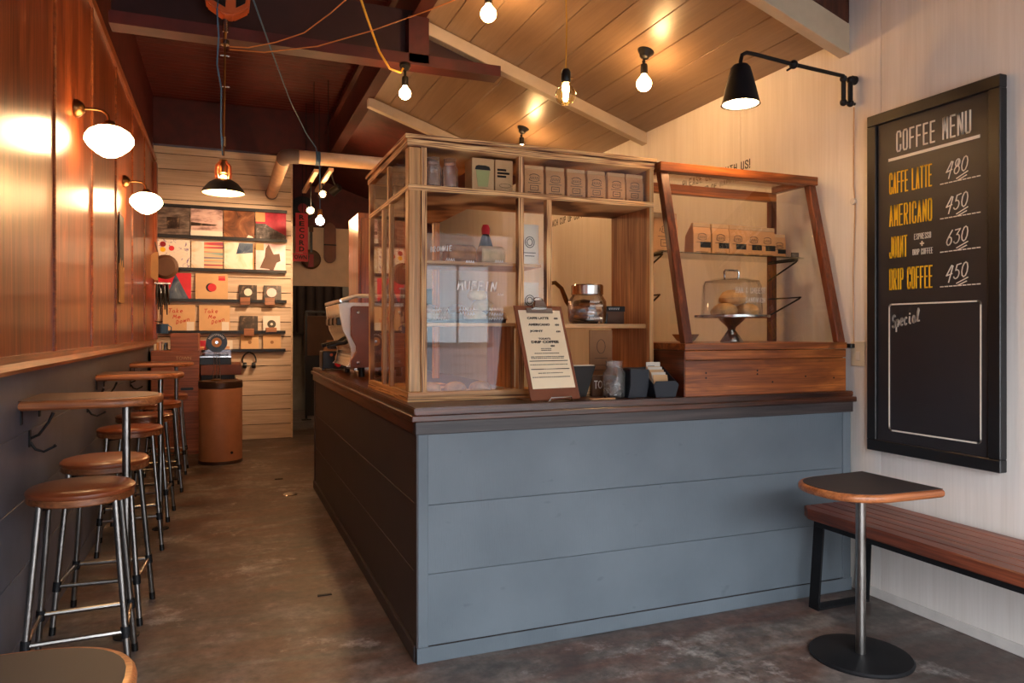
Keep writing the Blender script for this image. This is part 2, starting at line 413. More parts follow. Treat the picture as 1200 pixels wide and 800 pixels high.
# left wall: painted boards below, veneer panels above
wl = struct(MB().box(XL-.14, XL-.02, -1.1, YE+.1, 0, 3.62).build('wall_left', 'inner_wall'))
zb = [0, .09, .325, .56, .795, 1.012]
for a, b in zip(zb, zb[1:]): MB().box(XL-.02, XL, -1.1, YE, a+.0012, b-.0012).build('board', 'wainscot_paint', wl, .0015)
seams = [-1.1, -.19, .73, 1.65, 2.57, 3.49, 4.41, 5.33, 6.25, 7.17, YE]
for a, b in zip(seams, seams[1:]): MB().box(XL-.02, XL-.004, a+.002, b-.002, 1.06, 2.865).build('panel', 'panel_wood', wl, .001)
for i, y in enumerate(seams[1:-1]): MB().box(XL-.008, XL+.006, y-.014, y+.014, 1.066, 2.865).build('batten', 'rail_wood', wl, .003)
dado = struct(MB().prism([(XL-.02,1.012),(XL+.03,1.012),(XL+.035,1.026),(XL+.022,1.046),(XL+.018,1.068),(XL-.02,1.068)], -1.1, YE-.02, 'xz').build('trim_10', 'rail_wood'))
MB().prism([(XL-.02,2.865),(XL+.012,2.865),(XL+.022,2.895),(XL+.012,2.925),(XL-.02,2.925)], -1.1, YE-.02, 'xz').build('top_rail', 'rail_wood', wl)
MB().box(XL-.02, XL-.01, -1.1, YE, 2.925, 3.6).build('upper_board', 'red_roof', wl)
MB().box(XL-.004, XL+.03, YE-.14, YE-.004, 1.07, 2.84).build('end_post', 'panel_wood', wl, .003)
# end wall of horizontal boards
XE = .68
we = struct(MB().box(XL-.02, XE, YE+.018, YE+.12, 0, 3.04).build('wall_end', 'dark_room'))
z = 0; k = 0
while z < 3.0:
    h = min(.156, 3.04-z)
    MB().box(XL-.02, XE+.0, YE, YE+.018, z+.0035, z+h-.0035).build('board', 'end_board', we, .002); z += .156
MB().box(XE, XE+.018, YE-.004, YE+.12, 0, 3.04).build('corner_strip', 'end_board', we, .002)
struct(MB().box(XL-.1, 1.1, YE-.06, YE+.1, 3.045, 3.52).build('trim_1', 'red_steel', None, .006))
# right wall of plywood sheets
wr = struct(MB().box(XR+.012, XR+.14, -1.1, 9.6, 0, 3.62).build('wall_right', 'inner_wall'))
ys = [-1.1, -.42, .49, 1.40, 2.31, 3.22, 4.13, 5.04, 5.95, 6.86, 7.77, 8.68, 9.5]
for a, b in zip(ys, ys[1:]): MB().box(XR, XR+.012, a+.0012, b-.0012, 0, 3.6).build('panel', 'right_ply', wr, .001)
struct(MB().box(XR-.008, XR-.0005, -1.1, 2.40, .0, .042).build('baseboard_right', 'skirting_white', None, .002))
def wall_text(s, y, zz, w, h, st): ribbons('lettering', 'print_black', wr, block(s, 0, 0, w, h, st), (XR, y, zz), (0,-1,0), UZ, st, .0012)
wall_text('EACH CUP OF COFFEE IS HANDCRAFTED', 5.70, 2.045, 1.27, .055, .0065)
wall_text('PLEASE BEAR WITH US', 3.757, 2.028, .60, .046, .0055); ribbons('lettering', 'print_black', wr, [[(0,.014),(.0,.046)],[(0,0),(0,.006)]], (XR,3.145,2.028), (0,-1,0), UZ, .0065)
wall_text('CUP OF HAPPINESS', 3.58, 1.972, .42, .028, .0045)
# boarded, sloping ceiling over the counter
nP = 10; w = (XR-1.07)/nP
def slope_prism(x0, x1, lo, hi, y0, y1): return MB().prism([(x0,ceil_z(x0)+lo),(x1,ceil_z(x1)+lo),(x1,ceil_z(x1)+hi),(x0,ceil_z(x0)+hi)], y0, y1, 'xz')
ce = struct(slope_prism(1.07, XR+.1, .021, .06, 2.53, 5.8).build('ceiling', 'dark_room'))
for i in range(nP): slope_prism(1.07+i*w+.0025, 1.07+(i+1)*w-.0025, 0, .02, 2.53, 5.8).build('plank', 'ceiling_board', ce, .001)
for n, y in enumerate((2.505, 4.19, 5.75)):
    struct(slope_prism(1.06, XR, -.078, -.001 if n else .06, y-.03, y+.03).build('trim_%d' % (n+2), 'rafter_cream', None, .003))
g = struct(MB().prism([(1.0,ceil_z(1.0)+.06),(XR+.1,ceil_z(XR+.1)+.06),(XR+.1,3.6),(1.0,3.6)], 2.49, 2.53, 'xz').build('wall_gable', 'dark_room'))
for i in range(8):
    a = 1.0+i*.203; b = a+.2; MB().prism([(a,ceil_z(a)+.062),(b,ceil_z(b)+.062),(b,3.6),(a,3.6)], 2.475, 2.49, 'xz').build('board', 'gable_wood', g, .002)
struct(MB().prism([(1.07,ceil_z(1.07)+.1),(XR+.1,ceil_z(XR+.1)+.1),(XR+.1,ceil_z(XR+.1)+.2),(1.07,ceil_z(1.07)+.2)], 5.8, 9.6, 'xz').build('ceiling_rear', 'red_roof'))
# red steel frame and corrugated roof
rb = struct(MB().box(1.02, 1.115, 2.5, 9.5, 2.985, 3.0).box(1.06, 1.075, 2.5, 9.5, 3.0, 3.3).box(1.02, 1.115, 2.5, 9.5, 3.3, 3.315).build('trim_6', 'red_steel'))
tb = struct(MB().box(-.535, 1.57, 4.13, 4.25, 2.70, 2.765).build('trim_7', 'red_steel'))
struct(MB().box(-.535, 1.45, 4.215, 4.23, 2.766, 3.05).build('trim_11', 'red_shaded'))  # beam web: the shade above the tie beam put into a darker red
struct(MB().box(-.60,-.535,4.13,4.25,2.915,3.5).build('trim_8', 'red_steel'))
struct(MB().box(1.0,1.12,4.13,4.25,2.715,2.985).build('trim_9', 'red_steel'))
def corrugated():
    mb = MB(); n = 0; y = 2.5; vs = []; fs = []
    while y <= 9.6:
        z = 3.53+.014*math.sin(2*math.pi*(y-2.5)/.09)
        vs += [(-.78,y,z),(1.12,y,z)]; y += .0150
    k = len(vs)//2
    fs = [(2*i,2*i+1,2*i+3,2*i+2) for i in range(k-1)]
    mb.add(vs, fs); mb.box(-.8,1.13,2.4,9.6,3.56,3.6); return mb
struct(corrugated().build('ceiling_roof', 'red_roof'))
struct(MB().box(-.8, 2.8, -1.2, 2.53, 3.6, 3.66).build('ceiling_front', 'red_roof'))
struct(MB().box(1.1, 1.13, 2.5, 9.5, 3.0, 3.6).build('wall_clerestory', 'red_roof'))
# shop front behind the camera: lintel, piers, open doorway
struct(MB().box(-.8, 2.8, -1.2, -1.06, 2.05, 3.62).box(-.8, -.35, -1.2, -1.06, 0, 2.05).box(2.55, 2.8, -1.2, -1.06, 0, 2.05).build('wall_front', 'gable_wood'))
# back room beyond the aisle
lp_ = bpy.data.lights.new('storeroom_fill', 'POINT'); lp_.energy = 14; lp_.color = (1,.75,.5); lp_.shadow_soft_size = .05  # added, unseen fill light that lifts the dark back room
lo_ = bpy.data.objects.new('storeroom_fill', lp_); lo_.location = (1.3, 10.0, 2.9); COL.objects.link(lo_)
wb = struct(MB().box(.4, 2.8, 11.0, 11.1, 0, 3.4).build('wall_back', 'inner_wall'))
struct(MB().box(.45, .56, YE+.12, 11.0, 0, 3.4).build('wall_passage', 'inner_wall'))
struct(MB().box(.56, XR, 9.5, 9.56, 1.725, 2.47).build('wall_header', 'plaster_back'))
struct(MB().box(.56, XR, 9.48, 9.56, 2.472, 3.52).build('wall_header_upper', 'red_roof'))
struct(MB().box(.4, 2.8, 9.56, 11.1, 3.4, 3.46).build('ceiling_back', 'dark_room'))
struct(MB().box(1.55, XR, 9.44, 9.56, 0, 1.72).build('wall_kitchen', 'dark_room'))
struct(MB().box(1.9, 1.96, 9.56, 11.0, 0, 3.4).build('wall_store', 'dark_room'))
# ================================================================== the street outside the open front (seen mirrored in the glass)
struct(MB().box(-9, 12, -3.0, -1.1, -.12, -.02).build('pavement', 'pavement'))
st = struct(MB().box(-14, 16, -9.5, -3.0, -.2, -.12).build('street', 'road'))
for i in range(11): MB().box(-2, 9, -5.2-i*.4, -5.0-i*.4, -.12, -.115).build('stripe', 'road_paint', st)
bd = thing('building', 'grey boarded house across the street, mirrored in the pine display case glass', 'building', (2.5, -10.2, -.2))
MB().box(-9, 9, -.4, 0, 0, 4.6).build('wall', 'facade', bd)
for i in range(22): MB().box(-9, 9, 0, .012, .2+i*.2, .2+i*.2+.186).build('clapboard', 'facade', bd)
for (x, z, ww, hh) in ((-6,1,1.6,1.9),(-3.2,1,1.0,2.1),(-1.2,1.1,1.8,1.7),(1.6,1.1,1.5,1.7),(3.9,.3,1.1,2.4),(-4.6,3.5,1.3,.8),(-1.5,3.5,1.3,.8),(1.4,3.5,1.3,.8),(4.6,3.5,1.3,.8)):
    wf = MB().box(x-.08,x+ww+.08,.0,.05,z-.08,z+hh+.08).build('window', 'facade_trim', bd)
    for j in range(2): MB().box(x+j*ww/2+.03, x+(j+1)*ww/2-.03, .05, .06, z, z+hh).build('pane', 'facade_pane', wf)
MB().box(-9, 9, 0, .5, 3.1, 3.3).build('awning', 'facade_trim', bd)

# ================================================================== COUNTER
ct = thing('counter', 'blue-grey painted counter of wide sawn boards with corner posts', 'counter', (XC, YF, 0))
WX = 2.602-XC; LY = YC-YF
MB().box(.02, WX-.01, .02, .62, 0, .83).box(.02, .66, .62, LY-.02, 0, .83).build('carcass', 'dark_room', ct)
for a, b in ((.055,.304),(.304,.545),(.545,.796)):
    MB().box(.04, WX-.046, .004, .02, a+.0006, b-.0006).build('board', 'counter_paint', ct, .0014)
    MB().box(.005, .02, .0425, LY-.0425, a+.0006, b-.0006).build('board', 'counter_side', ct, .0014)
MB().box(0.005, .042, 0, .042, 0, .838).build('corner_post', 'counter_paint', ct, .002)
MB().box(0, .005, 0.001, .042, 0, .838).build('side_strip', 'counter_side', ct)
MB().box(WX-.046, WX, 0, .042, 0, .838).build('corner_post', 'counter_paint', ct, .002)
MB().box(0, .042, LY-.042, LY, 0, .838).build('corner_post', 'counter_side', ct, .002)
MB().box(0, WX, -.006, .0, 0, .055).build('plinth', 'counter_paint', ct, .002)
MB().box(-.006, .02, 0.02, LY, 0, .055).build('plinth', 'counter_side', ct, .002)
MB().box(-.006, WX+.006, -.008, .02, .792, .838).build('apron', 'apron_wood', ct, .002)
MB().box(-.008, .02, .02, LY, .792, .838).build('apron', 'worktop_wood_y', ct, .002)
wt = thing('worktop', 'dark varnished wooden worktop with stepped edge on the blue-grey counter', 'worktop', (XC, YF, .838))
def L(o, inn=0): return [(-o,-o),(WX+o*.6,-o),(WX+o*.6,.64-inn),(.68-inn,.64-inn),(.68-inn,LY),(-o,LY)]
MB().prism(L(.022), 0, .022).build('lower_edge', 'worktop_wood', wt, .003)
MB().prism(L(.010,.01), .022, ZT-.838).build('top', 'worktop_wood', wt, .004, seg=2)

# ================================================================== PINE DISPLAY CASE
pc = thing('display_case', 'tall pine and plywood display case with glass panes on the counter corner', 'display case', (.64, 2.655, ZT))
HC = 1.0; Wc = 1.067; Dp = .335; Lw = .34; Ld = .79          # height, width, depth, wing width, wing length
def LL(o): return [(-o,-o),(Wc+o,-o),(Wc+o,Dp),(Lw,Dp),(Lw,Ld+o),(-o,Ld+o)]
MB().prism(LL(.012), HC-.016, HC).build('roof_board', 'ply_z', pc, .001)
MB().prism(LL(.004), HC-.044, HC-.018).build('roof_rail', 'ply_z', pc, .001)
MB().prism(LL(0), .793, .815).build('upper_shelf', 'ply_z', pc, .001)
MB().prism(LL(.002), 0, .016).build('base_board', 'ply_z', pc, .001)
box('base_rail', 'pine_x', pc, .0, Wc, 0, .022, .016, .036, .001)
box('base_rail', 'pine_y', pc, .0, .022, .022, Ld, .016, .036, .001)
box('corner_post', 'pine_z', pc, .002, .05, .004, .055, .036, .956, .004)
for a, b in ((.036,.793),(.815,.956)):
    box('post', 'ply_x', pc, .05, .072, 0, .03, a, b, .001)
    box('post', 'ply_x', pc, .444, .468, 0, .03, a, b, .001)
    box('post', 'pine_z', pc, 1.046, Wc, -.002, .022, a, b, .001)
    box('post', 'ply_y', pc, 0, .022, Ld-.03, Ld, a, b, .001)
    box('end_panel', 'board_knot', pc, 1.05, Wc-.002, .022, Dp-.003, a, b, .001)
box('post', 'ply_x', pc, .566, .589, 0, .03, .036, .793, .001)
box('partition', 'board_knot', pc, .43, .446, .05, Dp-.004, .036, .284, .001)
box('wing_post', 'pine_z', pc, Lw-.03, Lw, Ld-.03, Ld, .036, .956, .001)
for y, a, b in ((.325,.036,.793),(.47,.036,.793),(.36,.815,.956)):
    box('side_bar', 'pine_z', pc, .002, .02, y, y+.026, a, b, .001)
box('shelf', 'pine_x', pc, .052, .566, .05, Dp-.02, .525, .538, .001)
box('shelf', 'pine_x', pc, .052, .45, .05, Dp-.02, .284, .298, .001)
box('shelf', 'pine_x', pc, .47, 1.048, .03, Dp-.02, .278, .296, .001)
for (x0,x1,z0,z1) in ((.072,.444,.036,.793),(.072,.444,.815,.956),(.468,.566,.036,.793),(.468,1.046,.815,.956)):
    box('pane', 'glass', pc, x0, x1, .012, .016, z0, z1)
for (y0,y1,z0,z1) in ((.055,.325,.036,.793),(.351,.47,.036,.793),(.496,Ld-.03,.036,.793),(.055,.36,.815,.956),(.386,Ld-.03,.815,.956)):
    box('pane', 'glass', pc, .010, .014, y0, y1, z0, z1)
gl = (.02, .0105, 0)
ribbons('chalk_writing', 'white_ink', pc, hand('MUFFIN', .195, .425, .021, .034, .3, -.02), (0,.0105,0), RX, UZ, .0058)
ribbons('chalk_writing', 'white_ink', pc, hand('BROWNIE', .088, .565, .0095, .019, .3, .1), (0,.0105,0), RX, UZ, .0034)
lw = []
for x0, z0, n in ((.10,.345,3),(.205,.345,2),(.325,.345,3)):
    for r in range(n):
        for q in range(6): lw += [[(x0+q*.0105, z0-r*.018), (x0+q*.0105+.003, z0-r*.018+.009+random.random()*.004), (x0+q*.0105+.007, z0-r*.018+random.random()*.005)]]
for x0, z0, n in ((.15,.535,4),(.23,.53,4),(.35,.535,4),(.36,.405,3)):
    for q in range(n): lw += [[(x0+q*.009, z0), (x0+q*.009+.004, z0+.009), (x0+q*.009+.006, z0)]]
ribbons('chalk_writing', 'white_ink', pc, lw, (0,.012,0), RX, UZ, .002)['kind'] = 'stuff'

# jars and boxes in the case's upper compartment
def mason_jar(name, label, loc, r=.031, h=.118, group=None, cat='jar'):
    t = thing(name, label, cat, loc, 0, group)
    MB().lathe([(r*.9,0),(r,.006),(r,h*.68),(r*.74,h*.8),(r*.74,h*.98),(r*.8,h*.985),(r*.8,h),(r*.7,h),(r*.68,h*.8),(r*.93,h*.67),(r*.93,.01),(.001,.008)], 20).build('body', 'solid_glass', t, smooth=True)
    MB().lathe([(r*.76,h*.84),(r*.79,h*.85),(r*.79,h*.87),(r*.76,h*.88)], 20).build('thread', 'jar_glass', t, smooth=True)
    return t
us = ZT+.816
j0 = mason_jar('mason_jar', 'empty glass mason jar nearest the corner post in the top compartment', (.755, 2.72, us), group='mason jars in the pine case')
dup(j0, 'empty glass mason jar beside the kraft boxes in the top compartment', (.822, 2.72, us))
for i, (x, y) in enumerate(((.72,2.80),(.715,2.88),(.79,2.84),(.72,3.06),(.72,3.15))):
    dup(j0, ['mason jar behind the corner post, first along the side glass', 'mason jar second along the side glass behind the corner post', 'mason jar behind the two front mason jars', 'mason jar past the side glass divider, nearer one', 'mason jar past the side glass divider, farther one'][i], (x, y, us))
for i, (x0, x1, lab) in enumerate(((.907,1.000,'kraft box with a green cup printed on it, in the top compartment'), (1.004,1.080,'kraft box with three lines of black print, in the top compartment'))):
    t = thing('kraft_box', lab, 'box', ((x0+x1)/2, 2.705, us), 0, 'kraft boxes in the pine case'); hw = (x1-x0)/2
    box('carton', 'kraft_light', t, -hw, hw, 0, .09, 0, .132, .002)
    if i == 0:
        MB().prism([(-.022,.02),(.02,.02),(.028,.085),(-.03,.085)], -.0012, 0, 'xz').build('cup_print', 'green_card', t)
        MB().prism([(-.034,.086),(.031,.086),(.026,.1),(.01,.104),(-.02,.104),(-.03,.1)], -.0012, 0, 'xz').build('lid_print', 'print_black', t)
    else:
        ribbons('print', 'print_black', t, [[(-.026+p*.007,.092-q*.013),(-.0215+p*.007,.092-q*.013)] for q in range(3) for p in range((5,7,5)[q])], (0,0,0), RX, UZ, .008)
        ribbons('print', 'print_black', t, [arc(.005,.03,.025,.008,0,360,16)], (0,0,0), RX, UZ, .001)
# coffee bags
def coffee_bag(name, label, loc, w=.084, h=.122, d=.06, band=False, group=None, rz=0):
    t = thing(name, label, 'coffee bag', loc, rz, group)
    a = w/2
    MB().hexa([(-a,0,0),(a,0,0),(a,d,0),(-a,d,0)], [(-a,.0,h*.66),(a,.0,h*.66),(a,d*.9,h*.62),(-a,d*.9,h*.62)]).add(
        [(-a,0,h*.66),(a,0,h*.66),(a,d*.9,h*.62),(-a,d*.9,h*.62),(-a*.98,d*.12,h*.95),(a*.98,d*.12,h*.95),(a*.98,d*.3,h*.95),(-a*.98,d*.3,h*.95)],
        [(4,5,6,7),(0,1,5,4),(1,2,6,5),(2,3,7,6),(3,0,4,7)]).build('bag', 'kraft', t)
    MB().box(-a, a, d*.06, d*.30, h*.87, h).build('folded_top', 'kraft_light', t, .002)
    s = w/.088
    ls = [arc(0,.078*s,.022,.012,20,160,8), arc(0,.070*s,.024,.01,200,340,8), [(-.028*s,.052*s),(.028*s,.052*s)], [(-.03*s,.012),(.03*s,.012)], [(-.02*s,.006),(.02*s,.006)]]
    for q in range(6): ls.append([(-.022*s+q*.008*s,.068*s),(-.022*s+q*.008*s+.004,.078*s)])
    if not band: ls += [[(-.018*s,.022*s),(.018*s,.022*s),(.018*s,.042*s),(-.018*s,.042*s),(-.018*s,.022*s)], [(-.01*s,.032*s),(.01*s,.032*s)]]
    ribbons('print', 'print_black', t, ls, (0,0,0), RX, UZ, .0022, .0012)
    if band: MB().box(-.01, a*.98, -.0016, 0, .03*s, .054*s).build('roast_label', 'print_black', t)
    return t
cb = coffee_bag('coffee_bag', 'kraft coffee bag in the top compartment, next to the kraft boxes', (1.172, 2.70, us), group='kraft coffee bags in the pine case')
nth = ['', 'second', 'third', 'fourth', 'fifth']
for i, x in enumerate((1.266, 1.362, 1.457, 1.553)): dup(cb, 'kraft coffee bag in the top compartment, %s from the kraft boxes' % nth[i+1], (x, 2.70, us))
dup(cb, 'kraft coffee bag in the top compartment, next to the end post', (1.642, 2.70, us))
# pastries
def muffin(name, label, loc, r=.042, mat='muffin', cup=True, group='pastries in the pine case'):
    t = thing(name, label, 'pastry', loc, random.random()*6, group)
    if cup:
        MB().lathe([(r*.66,0)]+[(r*.66+(r*.2)*q, r*.85*q) for q in (.5,1)], 18).build('paper_cup', 'white_card', t, smooth=True)
    mb = MB(); mb.lathe([(r*.84,r*.8),(r*1.02,r*.95),(r*1.06,r*1.12),(r*.9,r*1.38),(r*.6,r*1.58),(r*.25,r*1.68),(.001,r*1.7)] if cup else [(r*.8,0),(r*1.05,r*.2),(r*1.1,r*.5),(r*.9,r*.85),(r*.5,r*1.05),(.001,r*1.1)], 16)
    mb.v = [(x*(1+random.uniform(-.06,.06)), y*(1+random.uniform(-.06,.06)), zz+random.uniform(-.05,.05)*r) for x,y,zz in mb.v]
    mb.build('crumb', mat, t, smooth=True); return t
def tray(label, x, y, zz, wx, wy):
    t = thing('serving_tray', label, 'tray', (x, y, zz)); MB().box(-wx/2,wx/2,-wy/2,wy/2,0,.004).build('base','black_metal',t,.001)
    for a,b,c,d in ((-wx/2,wx/2,-wy/2,-wy/2+.004),(-wx/2,wx/2,wy/2-.004,wy/2),(-wx/2,-wx/2+.004,-wy/2,wy/2),(wx/2-.004,wx/2,-wy/2,wy/2)):
        MB().box(a,b,c,d,.004,.014).build('rim','black_metal',t)
s1, s2, s0 = ZT+.539, ZT+.299, ZT+.017
def loaf(label, loc, l, mat='bun'):
    t = thing('loaf_cake', label, 'pastry', loc, 0, 'pastries in the pine case'); 
    mb = MB().prism([(-.036,0),(.036,0),(.044,.035),(.036,.062),(.012,.074),(-.016,.074),(-.04,.06),(-.044,.03)], -l/2, l/2, 'yz')
    mb.build('cake', mat, t, .006, True); MB().box(-l/2-.003,l/2+.003,-.047,.047,0,.0025).build('paper','white_card',t)
loaf('brown loaf cake on the upper shelf of the pine case', (.885, 2.80, s1), .12, 'muffin')
loaf('pale yellow loaf cake on the upper shelf beside the brown loaf', (1.02, 2.80, s1), .10, 'cream_pastry')
tray('dark tray of muffins on the middle shelf of the pine case', .89, 2.83, s2, .34, .2)
for i, (x, y, r, lab) in enumerate(((.765,2.79,.040,'muffin at the left end of the dark tray'),(.79,2.888,.040,'muffin at the back left of the dark tray'),(.90,2.88,.042,'muffin at the back middle of the dark tray'),(1.0,2.87,.042,'muffin at the back right of the dark tray'))): muffin('muffin', lab, (x,y,s2+.005), r)
for i, (x, y, zz, r, lab) in enumerate(((.945,2.775,s2+.005,.042,'floury cream bun on the dark tray, lowest of the heap'),(1.04,2.785,s2+.005,.042,'floury cream bun at the right end of the dark tray'),(.985,2.80,s2+.05,.042,'floury cream bun in the middle of the heap on the tray'),(.965,2.81,s2+.095,.038,'floury cream bun on top of the heap on the tray'))): muffin('cream_bun', lab, (x,y,zz), r, 'cream_pastry', False)
for i, x in enumerate((.76,.865,.97)): muffin('bread_roll', ['bread roll on the case floor nearest the corner post','middle bread roll on the floor of the pine case','bread roll on the case floor nearest the partition'][i], (x,2.79,s0), .042, 'bun', False)
for i, (zz, hh, lab) in enumerate(((s1, .16, 'white paper bag with round bear-like stamp on the upper shelf, behind narrow pane'), (s2, .165, 'cream card with round stamp on the middle shelf, behind the narrow pane'))):
    t = thing('printed_card', lab.replace('bear-like ', ''), 'card', (1.158, 2.715, zz), 0, 'printed cards behind the narrow pane')
    MB().box(-.04,.04,0,.02 if i == 0 else .004,0,hh).build('sheet', 'white_card', t, .002)
    ribbons('print', 'print_black', t, [arc(0,hh*.55,.02,.022,0,360,16), arc(0,hh*.55,.012,.014,0,360,12), [(-.025,hh*.28),(.025,hh*.28)], [(-.02,hh*.2),(.02,hh*.2)]], (0,0,0), RX, UZ, .003)
tag_b = thing('syrup_bottle', 'dark bottle with red cap at the back of the upper case shelf', 'bottle', (1.03, 2.89, s1))
MB().lathe([(.001,0),(.032,0),(.034,.01),(.034,.07),(.02,.12),(.014,.135),(.001,.136)], 18).build('body', 'navy_card', tag_b, smooth=True); MB().lathe([(.001,.134),(.017,.135),(.018,.16),(.012,.175),(.001,.176)], 16).build('cap', 'sign_red', tag_b, smooth=True)
# big biscuit jar on the open shelf
bj = thing('biscuit_jar', 'wide glass jar with brushed steel lid on the open shelf', 'jar', (1.436, 2.745, ZT+.297))
MB().lathe([(.07,0),(.08,.012),(.083,.06),(.08,.095),(.066,.118),(.062,.125),(.06,.118),(.077,.09),(.078,.015),(.001,.008)], 28).build('body', 'jar_glass', bj, smooth=True)
MB().lathe([(.066,.122),(.068,.124),(.068,.160),(.064,.165),(.001,.165)], 28).build('lid', 'chrome', bj, smooth=True)
ribbons('chalk_writing', 'white_ink', bj, [[(-.03+q*.0075,zz),(-.027+q*.0075,zz+.008),(-.025+q*.0075,zz+random.random()*.004)] for zz, n in ((.086,6),(.07,8),(.018,8)) for q in range(n)], (0,-.0845,0), RX, UZ, .0022)['kind'] = 'stuff'
for i in range(6):
    a = i*2.1; MB().lathe([(.001,0),(.032,.001),(.034,.006),(.03,.012),(.001,.013)], 14, (.03*math.cos(a),.03*math.sin(a),.010+i*.013)).build('biscuit', 'muffin', bj, smooth=True)
kt = thing('gooseneck_kettle', 'dark hammered gooseneck kettle spout behind the biscuit jar', 'kettle', (1.50, 2.90, ZT+.297))
MB().lathe([(.06,0),(.066,.01),(.06,.06),(.045,.1),(.04,.105),(.001,.112)], 20).build('body', 'black_metal', kt, smooth=True)
MB().tube([(-.05,-.01,.05),(-.10,-.03,.1),(-.135,-.05,.155),(-.17,-.06,.178),(-.205,-.07,.172),(-.225,-.075,.148)], [.012,.011,.0095,.009,.0085,.008], 10).build('spout', 'brass', kt, smooth=True)
MB().tube([(.05,0,.09),(.09,0,.10),(.1,0,.06),(.06,0,.02)], .006, 8).build('handle', 'black_plastic', kt, smooth=True)
sc = thing('cookie_sign', 'dark little sign board on the open shelf next to the biscuit jar', 'sign', (1.60, 2.80, ZT+.297))
MB().box(-.05,.05,0,.012,0,.075).build('board', 'brown_sheet', sc, .002); MB().box(-.052,.052,-.003,.014,.055,.078).build('header', 'print_black', sc, .001)
ribbons('chalk_writing','white_ink',sc,[[(-.03+q*.011,.07),(-.026+q*.011,.062),(-.022+q*.011,.072)] for q in range(5)],(0,-.003,0),RX,UZ,.0014)
MB().tube([(-.075,-.02,0),(-.078,-.02,.04),(-.062,-.02,.062),(-.05,-.02,.04),(-.055,-.02,.0)], .006, 8).build('ring_handle', 'black_plastic', sc, smooth=True)
pp = thing('recipe_board', 'tall kraft card with sketch print standing under the open shelf', 'sign', (1.50, 2.74, ZT))
MB().box(-.055,.055,0,.006,.016,.27).build('card', 'kraft_dark', pp, .001)
ribbons('print','print_black',pp,[arc(0,.2,.02,.03,0,360,14),[(-.03,.15),(.03,.15)],[(-.035,.12),(.035,.12)],[(-.035,.1),(.03,.1)]],(0,0,0),RX,UZ,.0016)
to = thing('wooden_sign', 'small dark wooden block lettered TO GO behind the coin jar', 'sign', (1.452, 2.625, ZT))
MB().box(-.055,.06,0,.02,0,.085).build('block', 'brown_sheet', to, .002); lettering('TO GO', 'white_ink', to, (-.047,0,.03), RX, UZ, .09, .034)
cj = mason_jar('coin_jar', 'small open glass jar half full of silver coins on the worktop', (1.452, 2.545, ZT), .044, .146)
for i in range(40):
    a = random.random()*6.3; r = .03*math.sqrt(random.random()); zz = .008+i*.0014
    mb = MB().lathe([(.001,0),(.0105,0),(.0105,.0016),(.001,.0016)], 10)
    m4 = Matrix.Translation((r*math.cos(a)*.75, r*math.sin(a)*.75, zz+.004)) @ Matrix.Rotation(random.uniform(-.9,.9), 4, 'X') @ Matrix.Rotation(random.uniform(-.9,.9), 4, 'Y')
    mb.v = [tuple(m4 @ Vector(p)) for p in mb.v]; mb.build('coin', 'chrome', cj)
# clipboard menu on its wire stand
cl = thing('clipboard_menu', 'brown clipboard with printed drinks menu leaning on a wire stand', 'menu', (1.172, 2.490, ZT+.006), R(7))
tl = R(21); CU = (0, math.sin(tl), math.cos(tl)); CN = Vector(RX).cross(Vector(CU))
def cpt(x, y, n): return tuple(Vector(RX)*x+Vector(CU)*y+CN*n)
def cbox(name, mat, x0, x1, y0, y1, n0, n1, bev=0):
    return MB().hexa([cpt(x0,y0,n0),cpt(x1,y0,n0),cpt(x1,y1,n0),cpt(x0,y1,n0)],[cpt(x0,y0,n1),cpt(x1,y0,n1),cpt(x1,y1,n1),cpt(x0,y1,n1)]).build(name, mat, cl, bev)
cbox('board', 'clip_wood', -.11, .11, 0, .385, -.005, 0, .0018)
cbox('sheet', 'paper', -.094, .096, .045, .365, .0002, .0012)
cbox('clip_plate', 'chrome', -.06, .06, .352, .374, .0013, .007, .001)
MB().hexa([cpt(-.03,.37,.002),cpt(.03,.37,.002),cpt(.03,.37,.02),cpt(-.03,.37,.02)],[cpt(-.02,.4,.0),cpt(.02,.4,.0),cpt(.02,.4,.02),cpt(-.02,.4,.02)]).build('clip_lever', 'chrome', cl, .002)
MB().tube([cpt(-.02,.396,.01),cpt(-.02,.41,.01),cpt(-.008,.415,.01),cpt(.008,.415,.01),cpt(.02,.41,.01),cpt(.02,.396,.01)], .003, 8).build('clip_ring', 'chrome', cl, smooth=True)
OR = CN*.0012
def ctext(s, y, wd, h, mat='print_black', x=0, al='c', b=.045): lettering(s, mat, cl, tuple(Vector(cpt(x,y,0))+OR), RX, CU, wd, h, al, b, .0006)
ctext('CAFFE LATTE', .327, .098, .010, x=-.012, b=.05); ctext('480', .327, .02, .008, x=.07)
ctext('AMERICANO', .300, .098, .010, x=-.012, b=.05); ctext('450', .300, .02, .008, x=.07)
ctext('JOINT', .272, .06, .010, x=-.03, b=.05); ctext('630', .272, .02, .008, x=.07)
ctext("TODAY'S", .242, .054, .008, b=.04); ctext('DRIP COFFEE', .227, .124, .011, b=.05); ctext('450', .212, .02, .008, x=.03)
ls = []
for y, n, ww in ((.205,5,.007),(.198,5,.007),(.186,12,.006),(.172,16,.007),(.166,16,.006),(.140,18,.006),(.122,9,.005),(.106,12,.006),(.090,18,.006)):
    x = -n*.0047
    for q in range(n): ls.append([(x, y), (x+ww*random.uniform(.5,1), y)]); x += .0094
ls += [[(-.085,.155),(.085,.155)], [(-.085,.122),(-.03,.122)], [(.03,.122),(.085,.122)]]
ribbons('fine_print', 'print_black', cl, ls, tuple(OR), RX, CU, .003, .0006)
